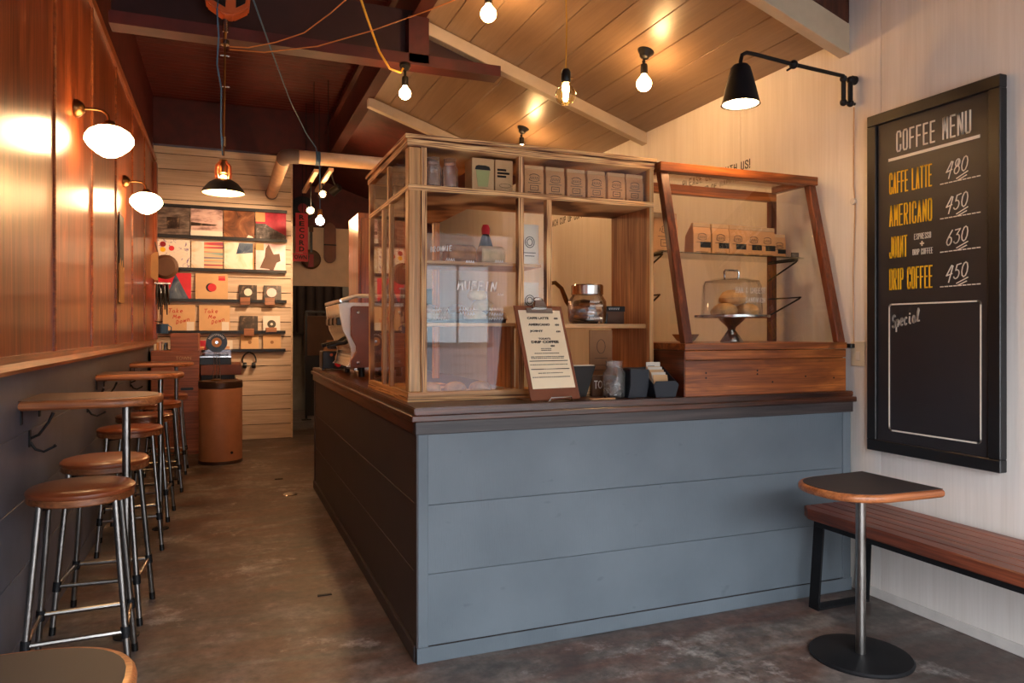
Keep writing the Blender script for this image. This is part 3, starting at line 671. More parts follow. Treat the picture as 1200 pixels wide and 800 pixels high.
MB().tube([(-.05,.03,-.002),(-.05,-.03,-.002),(-.045,-.034,.012),(.045,-.034,.012),(.05,-.03,-.002),(.05,.03,-.002)], .0025, 8).build('wire_foot', 'chrome', cl, smooth=True)
MB().tube([(.1,.13,-.002),(.1,.02,-.002),(.1,.085,.20)], .0025, 8).build('wire_leg', 'chrome', cl, smooth=True)
MB().tube([(-.1,.13,-.002),(-.1,.02,-.002),(-.1,.085,.20)], .0025, 8).build('wire_leg', 'chrome', cl, smooth=True)
wc = thing('wooden_coaster', 'thin pale wooden slip lying on the worktop right of the clipboard', 'coaster', (1.375, 2.50, ZT)); MB().prism([(-.05,-.012),(.05,-.016),(.055,.0),(.05,.014),(-.05,.012),(-.056,0)], 0, .004).build('slip', 'kraft_light', wc, .001)
# black folded card holder and navy stamp-card box
bk = thing('napkin_holder', 'black folded-card wedge holder standing right behind the clipboard', 'holder', (1.345, 2.60, ZT))
MB().prism([(-.05,.125),(.055,.125),(.012,.002),(-.02,.002)], 0, .05, 'xz').build('wedge', 'print_black', bk, .002)
MB().box(-.046,.051,.006,.044,.1255,.129).build('napkins', 'white_card', bk)
ch = thing('stamp_card_box', 'navy cardboard box holding loyalty cards in front of the dark wooden case', 'box', (1.60, 2.468, ZT), R(-2))
MB().prism([(-.055,.004),(-.02,.0),(-.055,.112)], 0, .001, 'xz')
poly = [(-.02,0),(.085,0),(.10,.065),(.082,.072),(-.032,.072),(-.045,.052)]
MB().prism([(0,0),(.088,0),(.104,.05),(.088,.066),(.0,.066),(-.012,.05)], .0, .004, 'xz').build('front_panel', 'navy_card', ch, .001)
MB().prism([(0,0),(.088,0),(.104,.05),(.094,.118),(-.004,.118),(-.012,.05)], .112, .116, 'xz').build('back_panel', 'navy_card', ch, .001)
MB().hexa([(0,.004,0),(.004,.004,0),(.004,.112,0),(0,.112,0)],[(-.014,.004,.055),(-.010,.004,.055),(-.006,.112,.118),(-.01,.112,.118)]).build('side_panel', 'navy_card', ch)
MB().hexa([(.084,.004,0),(.088,.004,0),(.088,.112,0),(.084,.112,0)],[(.1,.004,.055),(.104,.004,.055),(.098,.112,.118),(.094,.112,.118)]).build('side_panel', 'navy_card', ch)
MB().box(0,.088,.004,.112,0,.004).build('bottom', 'navy_card', ch)
for i in range(5): MB().hexa([(.012+i*.001,.03+i*.014,.006),(.078,.03+i*.014,.006),(.078,.032+i*.014,.006),(.012,.032+i*.014,.006)],[(.012,.045+i*.014,.088+i*.01),(.078,.045+i*.014,.088+i*.01),(.078,.047+i*.014,.088+i*.01),(.012,.047+i*.014,.088+i*.01)]).build('card', 'white_card' if i % 2 else 'kraft_light', ch)
MB().box(.012,.078,.10,.104,.078,.138).build('stamp_card', 'white_card', ch, .001)
ribbons('print','print_black',ch,[[(.02,.122),(.05,.122)],[(.02,.112),(.066,.112)],[(.03,.1),(.066,.1)]],(0,.10,0),RX,UZ,.0018)
nb = thing('card_dispenser', 'plain navy cardboard dispenser between the coin jar and loyalty cards', 'box', (1.535, 2.50, ZT))
MB().prism([(-.045,0),(.04,0),(.052,.05),(.052,.112),(-.034,.116),(-.034,.05)], 0, .10, 'xz').build('body', 'navy_card', nb, .002)
MB().box(-.03,.048,.02,.08,.112,.118).build('lid', 'navy_card', nb)

# ================================================================== DARK WOODEN SLOPING CASE
sw = thing('sloping_case', 'old reddish wooden display case with sloping glass front beside the wall', 'display case', (1.726, 2.452, ZT))
W2 = .852; D2 = .47; B2 = .2; T2 = .985; SB = .18                 # width, depth, box height, top, set-back of the slope
box('base_box', 'oldwood_x', sw, .006, W2-.006, .012, D2, 0, B2-.02, .001)
box('front_board', 'oldwood_x', sw, 0, W2, 0, .012, .0, .146, .002)
box('front_board', 'oldwood_x', sw, 0, W2, 0, .012, .149, .186, .002)
box('side_board', 'oldwood_y', sw, -.004, .004, .002, D2, 0, .186, .002)
box('deck', 'oldwood_x', sw, -.004, W2+.002, -.004, D2, .188, .216, .002)
def stile(name, x0, x1, y0, z0, y1, z1, dy=.034, mat='oldwood_z'):
    return MB().hexa([(x0,y0,z0),(x1,y0,z0),(x1,y0+dy,z0),(x0,y0+dy,z0)],[(x0,y1,z1),(x1,y1,z1),(x1,y1+dy,z1),(x0,y1+dy,z1)]).build(name, mat, sw, .003)
stile('stile', -.002, .040, .002, .216, SB, T2-.03); stile('stile', W2-.042, W2, .002, .216, SB, T2-.03)
box('top_rail', 'oldwood_x', sw, -.008, W2+.004, SB-.014, SB+.036, T2-.040, T2, .003)
for x in (0, W2-.034): box('top_side_rail', 'oldwood_y', sw, x, x+.034, SB+.036, D2-.034, T2-.034, T2-.002, .002)
box('top_back_rail', 'oldwood_x', sw, 0, W2, D2-.034, D2, T2-.072, T2-.028, .002)
for x in (0, W2-.034): box('back_post', 'oldwood_z', sw, x, x+.034, D2-.034, D2, .216, T2-.072, .002)
def gl4(a, b, c, d, n=Vector((0,.003,0))):
    pts = [Vector(p) for p in (a,b,c,d)]; return MB().hexa([p for p in pts], [p+n for p in pts]).build('pane', 'glass', sw)
k = SB/(T2-.03-.216)
gl4((.04,.018,.216),(W2-.042,.018,.216),(W2-.042,.016+SB,T2-.034),(.04,.016+SB,T2-.034))
for x in (.012, W2-.016):
    MB().prism([(.038,.216),(D2-.034,.216),(D2-.034,T2-.05),(SB+.034,T2-.034)], x, x+.003, 'yz').build('pane', 'glass', sw)
box('pane', 'glass', sw, .034, W2-.034, SB+.036, D2-.034, T2-.014, T2-.010)
box('glass_shelf', 'shelf_glass', sw, .02, W2-.05, .20, D2-.05, .604, .610)
for x, zz, l in ((W2-.05,.60,.2),(W2-.05,.425,.22),(.05,.60,.2),(.05,.425,.18)):
    MB().tube([(x,D2-.03,zz),(x,D2-.03-l,zz),(x,D2-.03-l+.01,zz-.006),(x,D2-.03,zz-.085)], .004, 6).build('shelf_bracket', 'black_iron', sw)
for x, zz in ((.10,.095),(.10,.075),(.36,.085),(.36,.1),(.44,.05),(.62,.07),(.78,.06)): MB().lathe([(.001,0),(.004,0),(.004,.001),(.001,.0012)], 8, (x,0,zz), 'y').build('nail', 'black_iron', sw)
ss = ZT+.611
c2 = coffee_bag('coffee_bag', 'kraft coffee bag with black roast label, first on the glass shelf', (2.005, 2.72, ss), .094, .142, .07, True, 'kraft coffee bags on the glass shelf')
for i, x in enumerate((2.108, 2.208, 2.302, 2.385)): dup(c2, 'kraft coffee bag with black roast label, %s on the glass shelf' % nth[i+1], (x, 2.722+.004*i, ss))
coffee_bag('coffee_bag', 'shorter kraft bag at the far right end of the glass shelf', (2.476, 2.755, ss), .075, .118, .05, True, 'kraft coffee bags on the glass shelf')
coffee_bag('coffee_bag', 'large kraft coffee bag at the left end of the glass shelf, folded top', (1.825, 2.74, ss), .125, .180, .08, False, 'kraft coffee bags on the glass shelf')
pt = thing('price_tag', 'tiny black tag standing at the right end of the glass shelf', 'tag', (2.487, 2.665, ss)); MB().box(-.022,.022,0,.003,0,.022).build('card','print_black',pt); MB().box(-.012,.012,.003,.01,0,.004).build('foot','print_black',pt)
# cake stand with dome
ck = thing('cake_stand', 'chrome pedestal cake stand with clear handled dome inside the sloping case', 'cake stand', (2.125, 2.668, ZT+.217))
MB().lathe([(.052,0),(.05,.006),(.03,.035),(.016,.055),(.02,.066),(.055,.098),(.06,.106),(.001,.106)], 28).build('pedestal', 'chrome', ck, smooth=True)
MB().lathe([(.001,.106),(.158,.106),(.166,.110),(.166,.120),(.158,.120),(.15,.113),(.001,.113)], 36).build('plate', 'chrome', ck, smooth=True)
MB().lathe([(.135,.118),(.134,.124),(.128,.25),(.12,.272),(.07,.285),(.001,.288)], 36).build('dome', 'jar_glass', ck, smooth=True)
MB().tube([(-.038,0,.285),(-.04,0,.315),(-.034,0,.322),(.034,0,.322),(.04,0,.315),(.038,0,.285)], .0045, 8).build('handle', 'chrome', ck, smooth=True)
ribbons('dome_writing','white_ink',ck,block('HAM & CHEESE',-.085,.212,.16,.026,.0024),(0,-.134,0),RX,UZ,.0024); ribbons('dome_writing','white_ink',ck,block('SANDWICH',-.035,.172,.105,.022,.0022),(0,-.137,0),RX,UZ,.0022)
for i, (x, y, zz, r, lab) in enumerate(((-.06,-.03,0,.052,'cheese biscuit at the left under the glass dome'),(.055,-.035,0,.052,'cheese biscuit at the right under the glass dome'),(0,.07,0,.045,'cheese biscuit at the back under the glass dome'),(0,-.01,.055,.056,'cheese biscuit on top of the pile under the dome'))):
    muffin('cheese_biscuit', lab, (2.125+x, 2.668+y, ZT+.217+.115+zz), r, 'bun', False, 'biscuits under the glass dome')
wp = thing('dish', 'pale shallow dish behind the cake stand in the sloping case', 'dish', (2.00, 2.84, ZT+.217)); MB().lathe([(.03,0),(.04,.004),(.06,.03),(.062,.034),(.055,.03),(.03,.008),(.001,.008)], 24).build('bowl','kraft_dark',wp,smooth=True)

# ================================================================== RIGHT WALL: menu board, arm lamp, switch
mn = thing('menu_board', 'tall black framed chalkboard coffee menu hanging on the pale plywood wall', 'menu board', (XR-.03, 2.35, .64))
MW, MH = .582, 1.435                                    # local: x into wall, -y to the right as seen
def mb_(name, mat, a0, a1, z0, z1, n0, n1, bev=0): return MB().box(-n1, -n0, -a1, -a0, z0, z1).build(name, mat, mn, bev)
mb_('board', 'chalkboard', .02, MW-.02, .02, MH-.02, -.028, -.006)
fw = .047
mb_('frame_rail', 'frame_black', 0, MW, MH-fw, MH, -.029, .008, .003); mb_('frame_rail', 'frame_black', 0, MW, 0, fw, -.029, .008, .003)
mb_('frame_stile', 'frame_black', 0, fw, fw, MH-fw, -.029, .008, .003); mb_('frame_stile', 'frame_black', MW-fw, MW, fw, MH-fw, -.029, .008, .003)
MR = (0,-1,0)
def mtext(s, mat, y, z, w, h, b=.0): ribbons('lettering', mat, mn, block(s, 2.35-y, z-.64, w, h, b), (.006,0,0), MR, UZ, b, .0014)
mtext('COFFEE MENU', 'chalk_white', 2.212, 1.893, .325, .088, .0068)
def mline(name, mat, lines, w): ribbons(name, mat, mn, [[(2.35-a, b-.64) for a, b in l] for l in lines], (.006,0,0), MR, UZ, w, .0014)
mline('rule', 'chalk_white', [[(2.246,1.868),(1.857,1.872)]], .012)
for s, zt, ww in (('CAFFE LATTE',1.723,.198),('AMERICANO',1.587,.198),('JOINT',1.455,.086),('DRIP COFFEE',1.322,.2)): mtext(s, 'chalk_yellow', 2.246, zt, ww, .090, .0056)
mtext('ESPRESSO', 'chalk_white', 2.128, 1.520, .075, .024, .002); mtext('DRIP COFFEE', 'chalk_white', 2.135, 1.458, .09, .024, .002)
mline('plus', 'chalk_white', [[(2.10,1.502),(2.085,1.502)],[(2.0925,1.51),(2.0925,1.494)]], .005)
for i, (s, zz) in enumerate((('480',1.745),('450',1.610),('630',1.480),('450',1.345))):
    mline('chalk_price', 'chalk_white', [[(2.35-p[0], p[1]+.64) for p in l] for l in [[(x, y) for x, y in q] for q in hand(s, 2.35-1.99, zz-.64, .027, .055, .12, .15, .3)]]+[[(1.945,zz-.012),(1.90,zz+.008)],[(1.94,zz-.02),(1.905,zz-.006)]], .004)
    n = 9; mline('dashes', 'chalk_white', [[(2.012-q*.0185, zz-.022+.0003*q),(2.000-q*.0185, zz-.022+.0003*q)] for q in range(n)], .004)
def rr(a0, a1, z0, z1, r, n=5):
    return arc(a1-r,z1-r,r,r,0,90,n)+arc(a0+r,z1-r,r,r,90,180,n)+arc(a0+r,z0+r,r,r,180,270,n)+arc(a1-r,z0+r,r,r,270,360,n)+[(a1,z1-r)]
mline('special_box', 'chalk_white', [rr(1.85,2.246,.735,1.262,.012)], .006)
mline('special_title', 'chalk_white', [[(2.35-p[0], p[1]+.64) for p in l] for l in hand('Special', 2.35-2.232, 1.165-.64, .0148, .05, .28, .2, .15)], .0062)
MB().box(-.0015,0,-.36,-.23,.17,.22).build('chalk_smudge', 'chalkboard', mn, loc=(.007,0,0))

al = thing('wall_arm_lamp', 'black articulated wall lamp with conical shade over the counter', 'lamp', (XR, 2.447, 2.22))
MB().lathe([(.001,.0),(.02,.0),(.02,.02),(.014,.026),(.001,.026)], 14, (0,0,.05), 'x').build('wall_bracket', 'black_iron', al, smooth=True)
for m_ in al.children: m_.rotation_euler = (0,0,R(180))
for x, zz in ((-.028,-.055),(-.028,.05),(-.068,-.055),(-.068,.05)): MB().ball((x,0,zz), .016, 12, 8).build('knuckle', 'black_iron', al, smooth=True)
MB().tube([(-.028,0,-.055),(-.028,0,.05)], .011, 10).build('upright', 'black_iron', al, smooth=True)
MB().tube([(-.068,0,-.055),(-.068,0,.062)], .010, 10).build('upright', 'black_iron', al, smooth=True)
MB().tube([(-.002,0,-.055),(-.068,0,-.055)], .007, 8).build('link', 'black_iron', al, smooth=True)
MB().tube([(-.068,0,.062),(-.34,0,.075)], .0085, 10).build('arm', 'black_iron', al, smooth=True)
MB().ball((-.35,0,.075), .019, 12, 8).build('elbow_joint', 'black_iron', al, smooth=True)
MB().tube([(-.365,0,.058),(-.385,0,.045)], .005, 6).build('wing_screw', 'black_iron', al)
MB().tube([(-.35,0,.075),(-.56,0,.09),(-.60,0,.09),(-.622,0,.078),(-.63,0,.05),(-.63,0,.03)], .0085, 10).build('forearm', 'black_iron', al, smooth=True)
MB().lathe([(.001,.036),(.03,.034),(.04,.022),(.062,-.06),(.078,-.128),(.08,-.13),(.075,-.128),(.058,-.06),(.036,.016),(.001,.028)], 28, (-.63,0,0)).build('shade', 'black_iron', al, smooth=True)
MB().lathe([(.0345,.012),(.0565,-.061),(.0735,-.1275),(.0715,-.1275),(.0545,-.061),(.0325,.010),(.001,.014),(.001,.0165)], 28, (-.63,0,0)).build('reflector', 'shade_inner', al, smooth=True)
MB().ball((-.63,0,-.085), .040, 16, 10).build('bulb', 'shade_bulb', al, smooth=True)
cdw = tag(MB().tube([(XR-.006,2.447,2.15),(XR-.006,2.45,1.8),(XR-.006,2.44,1.72),(XR-.006,2.452,1.4),(XR-.006,2.447,1.09)], .003, 6).build('thin_cable', 'pvc_pipe', None, smooth=True), 'thin pale lamp cord running down the wall to the switch', 'cord')
tag(MB().lathe([(.001,0),(.014,0),(.014,.012),(.008,.016),(.001,.016)], 14, (0,0,0), 'x').build('cord_cleat', 'skirting_white', None, smooth=True, loc=(XR-.0165,2.447,1.73)), 'round porcelain cleat holding the lamp cord on the wall', 'cleat')
sp = thing('wall_switch', 'cream wall socket plate with black plug beside the sloping case', 'socket', (XR, 2.425, 1.05))
MB().box(-.006,0,-.035,.04,-.055,.055).build('plate', 'switch_plate', sp, .002); MB().box(-.03,-.006,.015,.05,.025,.045).build('plug', 'black_plastic', sp, .003); MB().box(-.009,-.006,-.012,.012,-.03,.01).build('outlet', 'white_card', sp, .002)

# ================================================================== TABLES, BENCH, STOOLS
def dshape(hw, length, n=10, e=2.4):
    pts = [(0,-hw),(length-hw*1.15,-hw)]
    for i in range(1, n*2):
        a = -math.pi/2+math.pi*i/(2*n); ca, sa = math.cos(a), math.sin(a)
        pts.append((length-hw*1.15+hw*1.15*abs(ca)**(2/e), hw*math.copysign(abs(sa)**(2/e), sa)))
    return pts+[(length-hw*1.15,hw),(0,hw)]
def inset(poly, d):
    cx = sum(p[0] for p in poly)/len(poly); out = []
    for i, p in enumerate(poly):
        a = Vector(poly[i-1]); c = Vector(poly[(i+1) % len(poly)]); t = (c-a).normalized(); out.append((p[0]-t.y*d, p[1]+t.x*d))
    return out
def d_table(name, label, loc, rz, hw, length, zt, th, px, pr, top_mat, disc=True, group=None, br=False, straight_in=True):
    t = thing(name, label, 'table', loc, rz, group)
    poly = dshape(hw, length); inn = inset(poly, .017)
    inn[0] = (0, inn[0][1]); inn[-1] = (0, inn[-1][1])
    mb = MB(); n = len(poly); rg = []; rr_ = (th-.0015)/2
    for q in range(7):
        a = math.pi*q/6-math.pi/2; pl_ = inset(poly, rr_*.75*(1-math.cos(a))); rg.append([(x, y, zt-.0015-rr_+rr_*math.sin(a)) for x, y in pl_])
    mb.add([p for r_ in rg for p in r_], [tuple(range(n))[::-1], tuple(range(6*n, 7*n))]+[(k*n+i, k*n+(i+1)%n, (k+1)*n+(i+1)%n, (k+1)*n+i) for k in range(6) for i in range(n)])
    mb.build('edge_band', 'edge_wood', t, 0, True)
    MB().prism(inn, zt-.004, zt).build('tabletop', top_mat, t)
    MB().tube([(px,0,.012),(px,0,zt-th)], pr, 18).build('column', 'steel_pipe', t, smooth=True)
    if disc: MB().lathe([(.001,0),(.17,0),(.172,.006),(.166,.012),(.03,.014),(.001,.014)], 40, (px,0,0)).build('base_disc', 'black_iron', t, smooth=True)
    else: MB().lathe([(.001,0),(.045,0),(.045,.006),(.03,.012),(.001,.012)], 24, (px,0,0)).build('base_flange', 'black_iron', t, smooth=True)
    MB().lathe([(pr,zt-th-.006),(pr+.03,zt-th-.004),(pr+.03,zt-th),(.001,zt-th)], 20, (px,0,0)).build('top_flange', 'black_iron', t, smooth=True)
    if br:
        for y in (-hw*.75, hw*.75): MB().box(0,.05,y-.012,y+.012,zt-th-.004,zt-th).box(0,.004,y-.012,y+.012,zt-th-.05,zt-th-.004).build('wall_bracket', 'black_iron', t)
    return t
# table by the bench: straight edge towards the wall, round nose towards the room
d_table('bistro_table', 'low bistro table with black top and round steel base beside the bench', (2.285, 1.928, 0), R(180), .177, .40, .612, .028, .19, .017, 'laminate')
d_table('bistro_table', 'wood-edged dark tabletop at the bottom left corner of the photo', (-.56, 1.31, 0), 0, .178, .43, .598, .028, .22, .017, 'laminate')
G = 'wall-hung bar tables along the left wall'
T = d_table('bar_table', 'high wood-edged bar table on the left wall, nearest the camera', (XL, 3.08, 0), 0, .178, .435, .912, .034, .308, .0145, 'laminate_brown', False, G, True)
dup(T, 'high wood-edged bar table on the left wall, middle of the three', (XL, 4.68, 0)); dup(T, 'high wood-edged bar table on the left wall, farthest one', (XL, 6.22, 0))
# bench along the right wall
bn = thing('bench', 'slatted reddish wooden bench on black steel legs along the pale wall', 'bench', (2.22, 2.36, 0))
BL = 1.75; zs = .425
wds = [.052, .052, .052, .052, .052, .052]; x = 0
for i in range(6):
    x1 = x+.058
    if i == 0: MB().prism([(0,-.05),(.03,-.0),(x1,0),(x1,-BL),(0,-BL)], zs-.044, zs).build('slat', 'bench_wood', bn, .004)
    else: MB().box(x, x1, -BL, 0, zs-.028, zs).build('slat', 'bench_wood', bn, .003)
    x = x1+.0035
bwid = x
for y in (-.03, -BL+.2):
    for a in ('o',):
        th = .006; w2 = .05
        mbx = MB()
        P0, P1, P2, P3 = (.05,zs-.05), (bwid-.02,zs-.05), (bwid-.04,.006), (.075,.006)
        P3 = (.055,.006)
        P0 = (.085, zs-.052)
        for (a_, b_) in ((P0,P3),(P1,P2)):
            mbx.hexa([(a_[0]-.005,y-.025,a_[1]),(a_[0]+.005,y-.025,a_[1]),(a_[0]+.005,y+.025,a_[1]),(a_[0]-.005,y+.025,a_[1])],[(b_[0]-.005,y-.025,b_[1]),(b_[0]+.005,y-.025,b_[1]),(b_[0]+.005,y+.025,b_[1]),(b_[0]-.005,y+.025,b_[1])])
        mbx.box(P3[0]-.005,P2[0]+.005,y-.025,y+.025,0,.01).box(P0[0]-.005,P1[0]+.005,y-.025,y+.025,zs-.055,zs-.046)
        mbx.build('leg_frame', 'black_iron', bn)
box('side_bar', 'black_iron', bn, .03, .038, -BL, -.056, zs-.072, zs-.044, .001)
box('side_bar', 'black_iron', bn, bwid-.04, bwid-.03, -BL, -.056, zs-.06, zs-.03, .001)
box('cross_block', 'edge_wood', bn, .10, .14, -.10, -.06, zs-.06, zs-.028, .002)
# bar stools
def make_stool(label, loc, rz):
    t = thing('bar_stool', label, 'bar stool', loc, rz, 'bar stools along the left wall')
    MB().lathe([(.001,.595),(.152,.595),(.157,.600),(.157,.618),(.001,.618)], 36).build('seat_base', 'stool_wood', t, smooth=True)
    MB().lathe([(.157,.6185),(.160,.624),(.159,.632),(.15,.640),(.11,.645),(.001,.646)], 36).build('seat_pad', 'stool_leather', t, smooth=True)
    tp, bt = .105, .15
    def lp(sx, sy, z): q = tp+(bt-tp)*(1-z/.6); return (sx*q, sy*q, z)
    for sx in (-1,1):
        for sy in (-1,1):
            l = MB().tube([lp(sx,sy,.6), lp(sx,sy,.012)], .0105, 10).build('leg', 'steel_pipe', t, smooth=True)
            MB().tube([lp(sx,sy,.03), lp(sx,sy,.0)], .0118, 10).build('rubber_foot', 'black_plastic', l, smooth=True)
            MB().tube([lp(sx,sy,.195), lp(sx,sy,.16)], .0145, 10).build('pipe_joint', 'black_iron', l, smooth=True)
    z1, z2 = .178, .178
    for sy in (-1,1): MB().tube([lp(-1,sy,z1), lp(1,sy,z1)], .008, 8).build('stretcher', 'steel_pipe', t, smooth=True)
    for sx in (-1,1): MB().tube([lp(sx,-1,z2), lp(sx,1,z2)], .008, 8).build('stretcher', 'steel_pipe', t, smooth=True)
    for a in (R(45), R(-45)):
        c, s_ = math.cos(a)*.14, math.sin(a)*.14; MB().tube([(-c,-s_,.59),(c,s_,.59)], .008, 6).build('seat_frame', 'black_iron', t)
    return t
s0_ = make_stool('brown leather bar stool nearest the camera', (-.438, 2.775, 0), R(3))
for x, y, a, lab in ((-.443,3.335,-4,'second brown bar stool, just behind the nearest bar table'), (-.462,4.36,5,'third brown bar stool, in front of the middle bar table'), (-.452,4.99,-3,'fourth brown bar stool, just behind the middle bar table'), (-.442,5.83,6,'fifth brown bar stool, in front of the farthest bar table'), (-.43,6.52,0,'sixth and farthest brown bar stool, near the drum')):
    dup(s0_, lab, (x, y, 0), R(a))
def coat_hook(label, y, zz=.765):
    t = thing('coat_hook', label, 'hook', (XL, y, zz), 0, 'black coat hooks on the wainscot')
    MB().box(0,.005,-.012,.012,-.03,.03).build('plate','black_iron',t,.001)
    MB().tube([(.004,0,.0),(.03,0,.012),(.06,.0,.055),(.075,.0,.09)], [.005,.005,.0045,.006], 8).build('upper_prong','black_iron',t,smooth=True)
    MB().tube([(.004,0,-.015),(.02,0,-.04),(.045,0,-.05),(.075,0,-.035),(.083,0,-.028)], [.005,.005,.0045,.0045,.006], 8).build('lower_prong','black_iron',t,smooth=True)
    return t
h0 = coat_hook('black coat hook under the nearest bar table', 3.06)
dup(h0, 'black coat hook between the nearest and middle bar tables', (XL, 4.25, .765)); dup(h0, 'black coat hook under the middle bar table', (XL, 4.75, .765)); dup(h0, 'black coat hook near the farthest bar table', (XL, 6.1, .765))

# ================================================================== LEFT WALL LAMPS
def globe_lamp(label, y):
    t = thing('globe_wall_lamp', label, 'lamp', (XL, y, 2.2), 0, 'white globe lamps on the panelled wall')
    MB().lathe([(.001,0),(.042,0),(.042,.012),(.03,.03),(.016,.04),(.001,.042)], 24, (0,0,0), 'x').build('wall_rose', 'brass', t, smooth=True)
    MB().tube([(.03,0,0),(.08,0,.004),(.115,0,.0),(.136,0,-.02),(.142,0,-.05)], .0065, 10).build('arm', 'brass', t, smooth=True)
    MB().lathe([(.001,-.045),(.02,-.048),(.03,-.062),(.048,-.07),(.048,-.085),(.001,-.085)], 24, (.142,0,0)).build('fitter', 'brass', t, smooth=True)
    MB().lathe([(.038,-.074),(.056,-.078),(.088,-.098),(.104,-.122),(.106,-.145),(.09,-.172),(.058,-.2),(.028,-.218),(.001,-.224)], 32, (.142,0,0)).build('globe', 'globe_glow', t, smooth=True)
    return t
gl_ = globe_lamp('white glass globe lamp on the panelled wall, nearer one', 3.93); dup(gl_, 'white glass globe lamp on the panelled wall, farther one', (XL, 5.72, 2.2))
pn = thing('pennant', 'narrow dark cloth pennant with beige fringe on the panelled wall', 'pennant', (XL+.006, 5.52, 1.34))
MB().box(0,.006,-.11,.11,.25,.585).build('cloth','navy_card',pn); MB().prism([(-.12,0),(.12,0),(.11,.25),(.06,.21),(.02,.29),(-.03,.22),(-.07,.30),(-.11,.26)],.0,.008,'yz').build('fringe','straw',pn)
MB().tube([(.004,-.13,.59),(.004,.13,.59)], .006, 8).build('rod','rail_wood',pn)

# ================================================================== BULBS UNDER THE CEILING
def bulb_mesh(t, z, r=.04, glow='bulb_glow', sock='black_metal', cx=0):
    MB().lathe([(.001,z),(.017,z-.002),(.019,z-.012),(.019,z-.05),(.017,z-.056),(.001,z-.056)], 16, (cx,0,0)).build('socket', sock, t, smooth=True)
    zc = z-.056-r*1.25
    MB().lathe([(.013,z-.055),(.015,z-.062),(r*.62,zc+r*.79)]+[(r*math.sin(R(a)), zc+r*math.cos(R(a))) for a in range(50,180,13)]+[(.001,zc-r)], 20, (cx,0,0)).build('bulb', glow, t, smooth=True)
def rose_lamp(label, x, y, tilt=0):
    z0 = ceil_z(x)
    t = thing('ceiling_bulb', label, 'lamp', (x, y, z0), 0, 'bare bulbs on the boarded ceiling')
    m = MB().lathe([(.001,.012),(.044,.012),(.046,.0),(.04,-.012),(.03,-.02),(.026,-.036),(.012,-.046),(.001,-.046)], 20)
    rot = Matrix.Rotation(math.atan(SL), 4, 'Y'); m.v = [tuple(rot @ Vector(p)) for p in m.v]; m.build('ceiling_rose', 'black_metal', t, smooth=True)
    MB().tube([(-.012,0,-.04),(-.014,0,-.055),(-.012,0,-.075)], .006, 8).build('swivel', 'black_metal', t, smooth=True)
    MB().ball((-.014,0,-.058), .01, 10, 8).build('swivel_ball', 'black_metal', t, smooth=True)
    bulb_mesh(t, -.07, cx=-.012); return t
rose_lamp('bare round bulb on a black ceiling rose above the sloping case', 2.104, 3.346)
rose_lamp('bare bulb on a ceiling rose half hidden behind the pine case top', 2.072, 4.982)
rose_lamp('bare bulb at the top edge of the photo near the red beam', 1.26, 3.46)
pb = thing('pendant_bulb', 'clear amber filament bulb hanging on a thin cord over the pine case', 'lamp', (1.404, 2.886, 2.30))
MB().tube([(0,0,.0),(.004,0,.2),(-.002,0,.4),(0,0,ceil_z(1.404)-2.30)], .0028, 6).build('cord', 'cord_yellow', pb, smooth=True)
thin_glass('amber_glass', (1.0, .9, .62), 1.5, 0.05, 3)
MB().lathe([(.001,.006),(.016,.004),(.022,-.008),(.022,-.05),(.018,-.056),(.001,-.056)], 16).build('socket', 'black_metal', pb, smooth=True)
MB().tube([(.02,0,-.03),(.036,0,-.03)], .005, 8).build('switch_key', 'brass', pb, smooth=True)
MB().lathe([(.016,-.052),(.018,-.066)]+[(.047*math.sin(R(a)), -.108+.047*math.cos(R(a))) for a in range(35,180,12)]+[(.001,-.155)], 22).build('bulb', 'amber_glass', pb, smooth=True)
MB().tube([(-.008,0,-.06),(-.012,0,-.085),(-.006,0,-.132),(.0,0,-.08),(.006,0,-.132),(.012,0,-.085),(.008,0,-.06)], .0055, 6).build('filament', 'filament_glow', pb)
hb = thing('hanging_bulb', 'bare bulb in a black socket hung from the red tie beam on yellow cable', 'lamp', (.975, 4.12, 2.70))
MB().lathe([(.001,.0),(.03,-.004),(.034,-.02),(.02,-.045),(.001,-.05)], 16).build('rose', 'black_metal', hb, smooth=True)
MB().tube([(0,0,-.04),(0,0,-.085)], .008, 8).build('stem', 'black_metal', hb, smooth=True)
bulb_mesh(hb, -.08, .034)
cy = tag(MB().tube([(.60,3.7,3.05),(.64,3.75,2.9),(.70,3.8,2.78),(.78,3.9,2.66),(.86,4.0,2.61),(.94,4.08,2.625),(.955,4.09,2.655)], .006, 8).build('power_cable', 'cord_yellow', None, smooth=True), 'thick yellow cable looping down to the hanging bulb', 'cable')
tag(MB().tube([(.03,4.05,2.63),(.12,4.0,2.62),(.25,3.9,2.63),(.38,3.8,2.66),(.5,3.7,2.74),(.62,3.6,2.84),(.7,3.5,2.95)], .003, 6).build('string_cord', 'cord_orange', None, smooth=True), 'thin orange cord sagging from the lamp rod, upper one', 'cord')
tag(MB().tube([(.03,4.05,2.615),(.2,3.98,2.60),(.45,3.85,2.62),(.7,3.7,2.68),(.95,3.55,2.76),(1.14,3.47,2.84)], .003, 6).build('string_cord', 'cord_orange', None, smooth=True), 'thin orange cord sagging from the lamp rod towards the top bulb, lower one', 'cord')

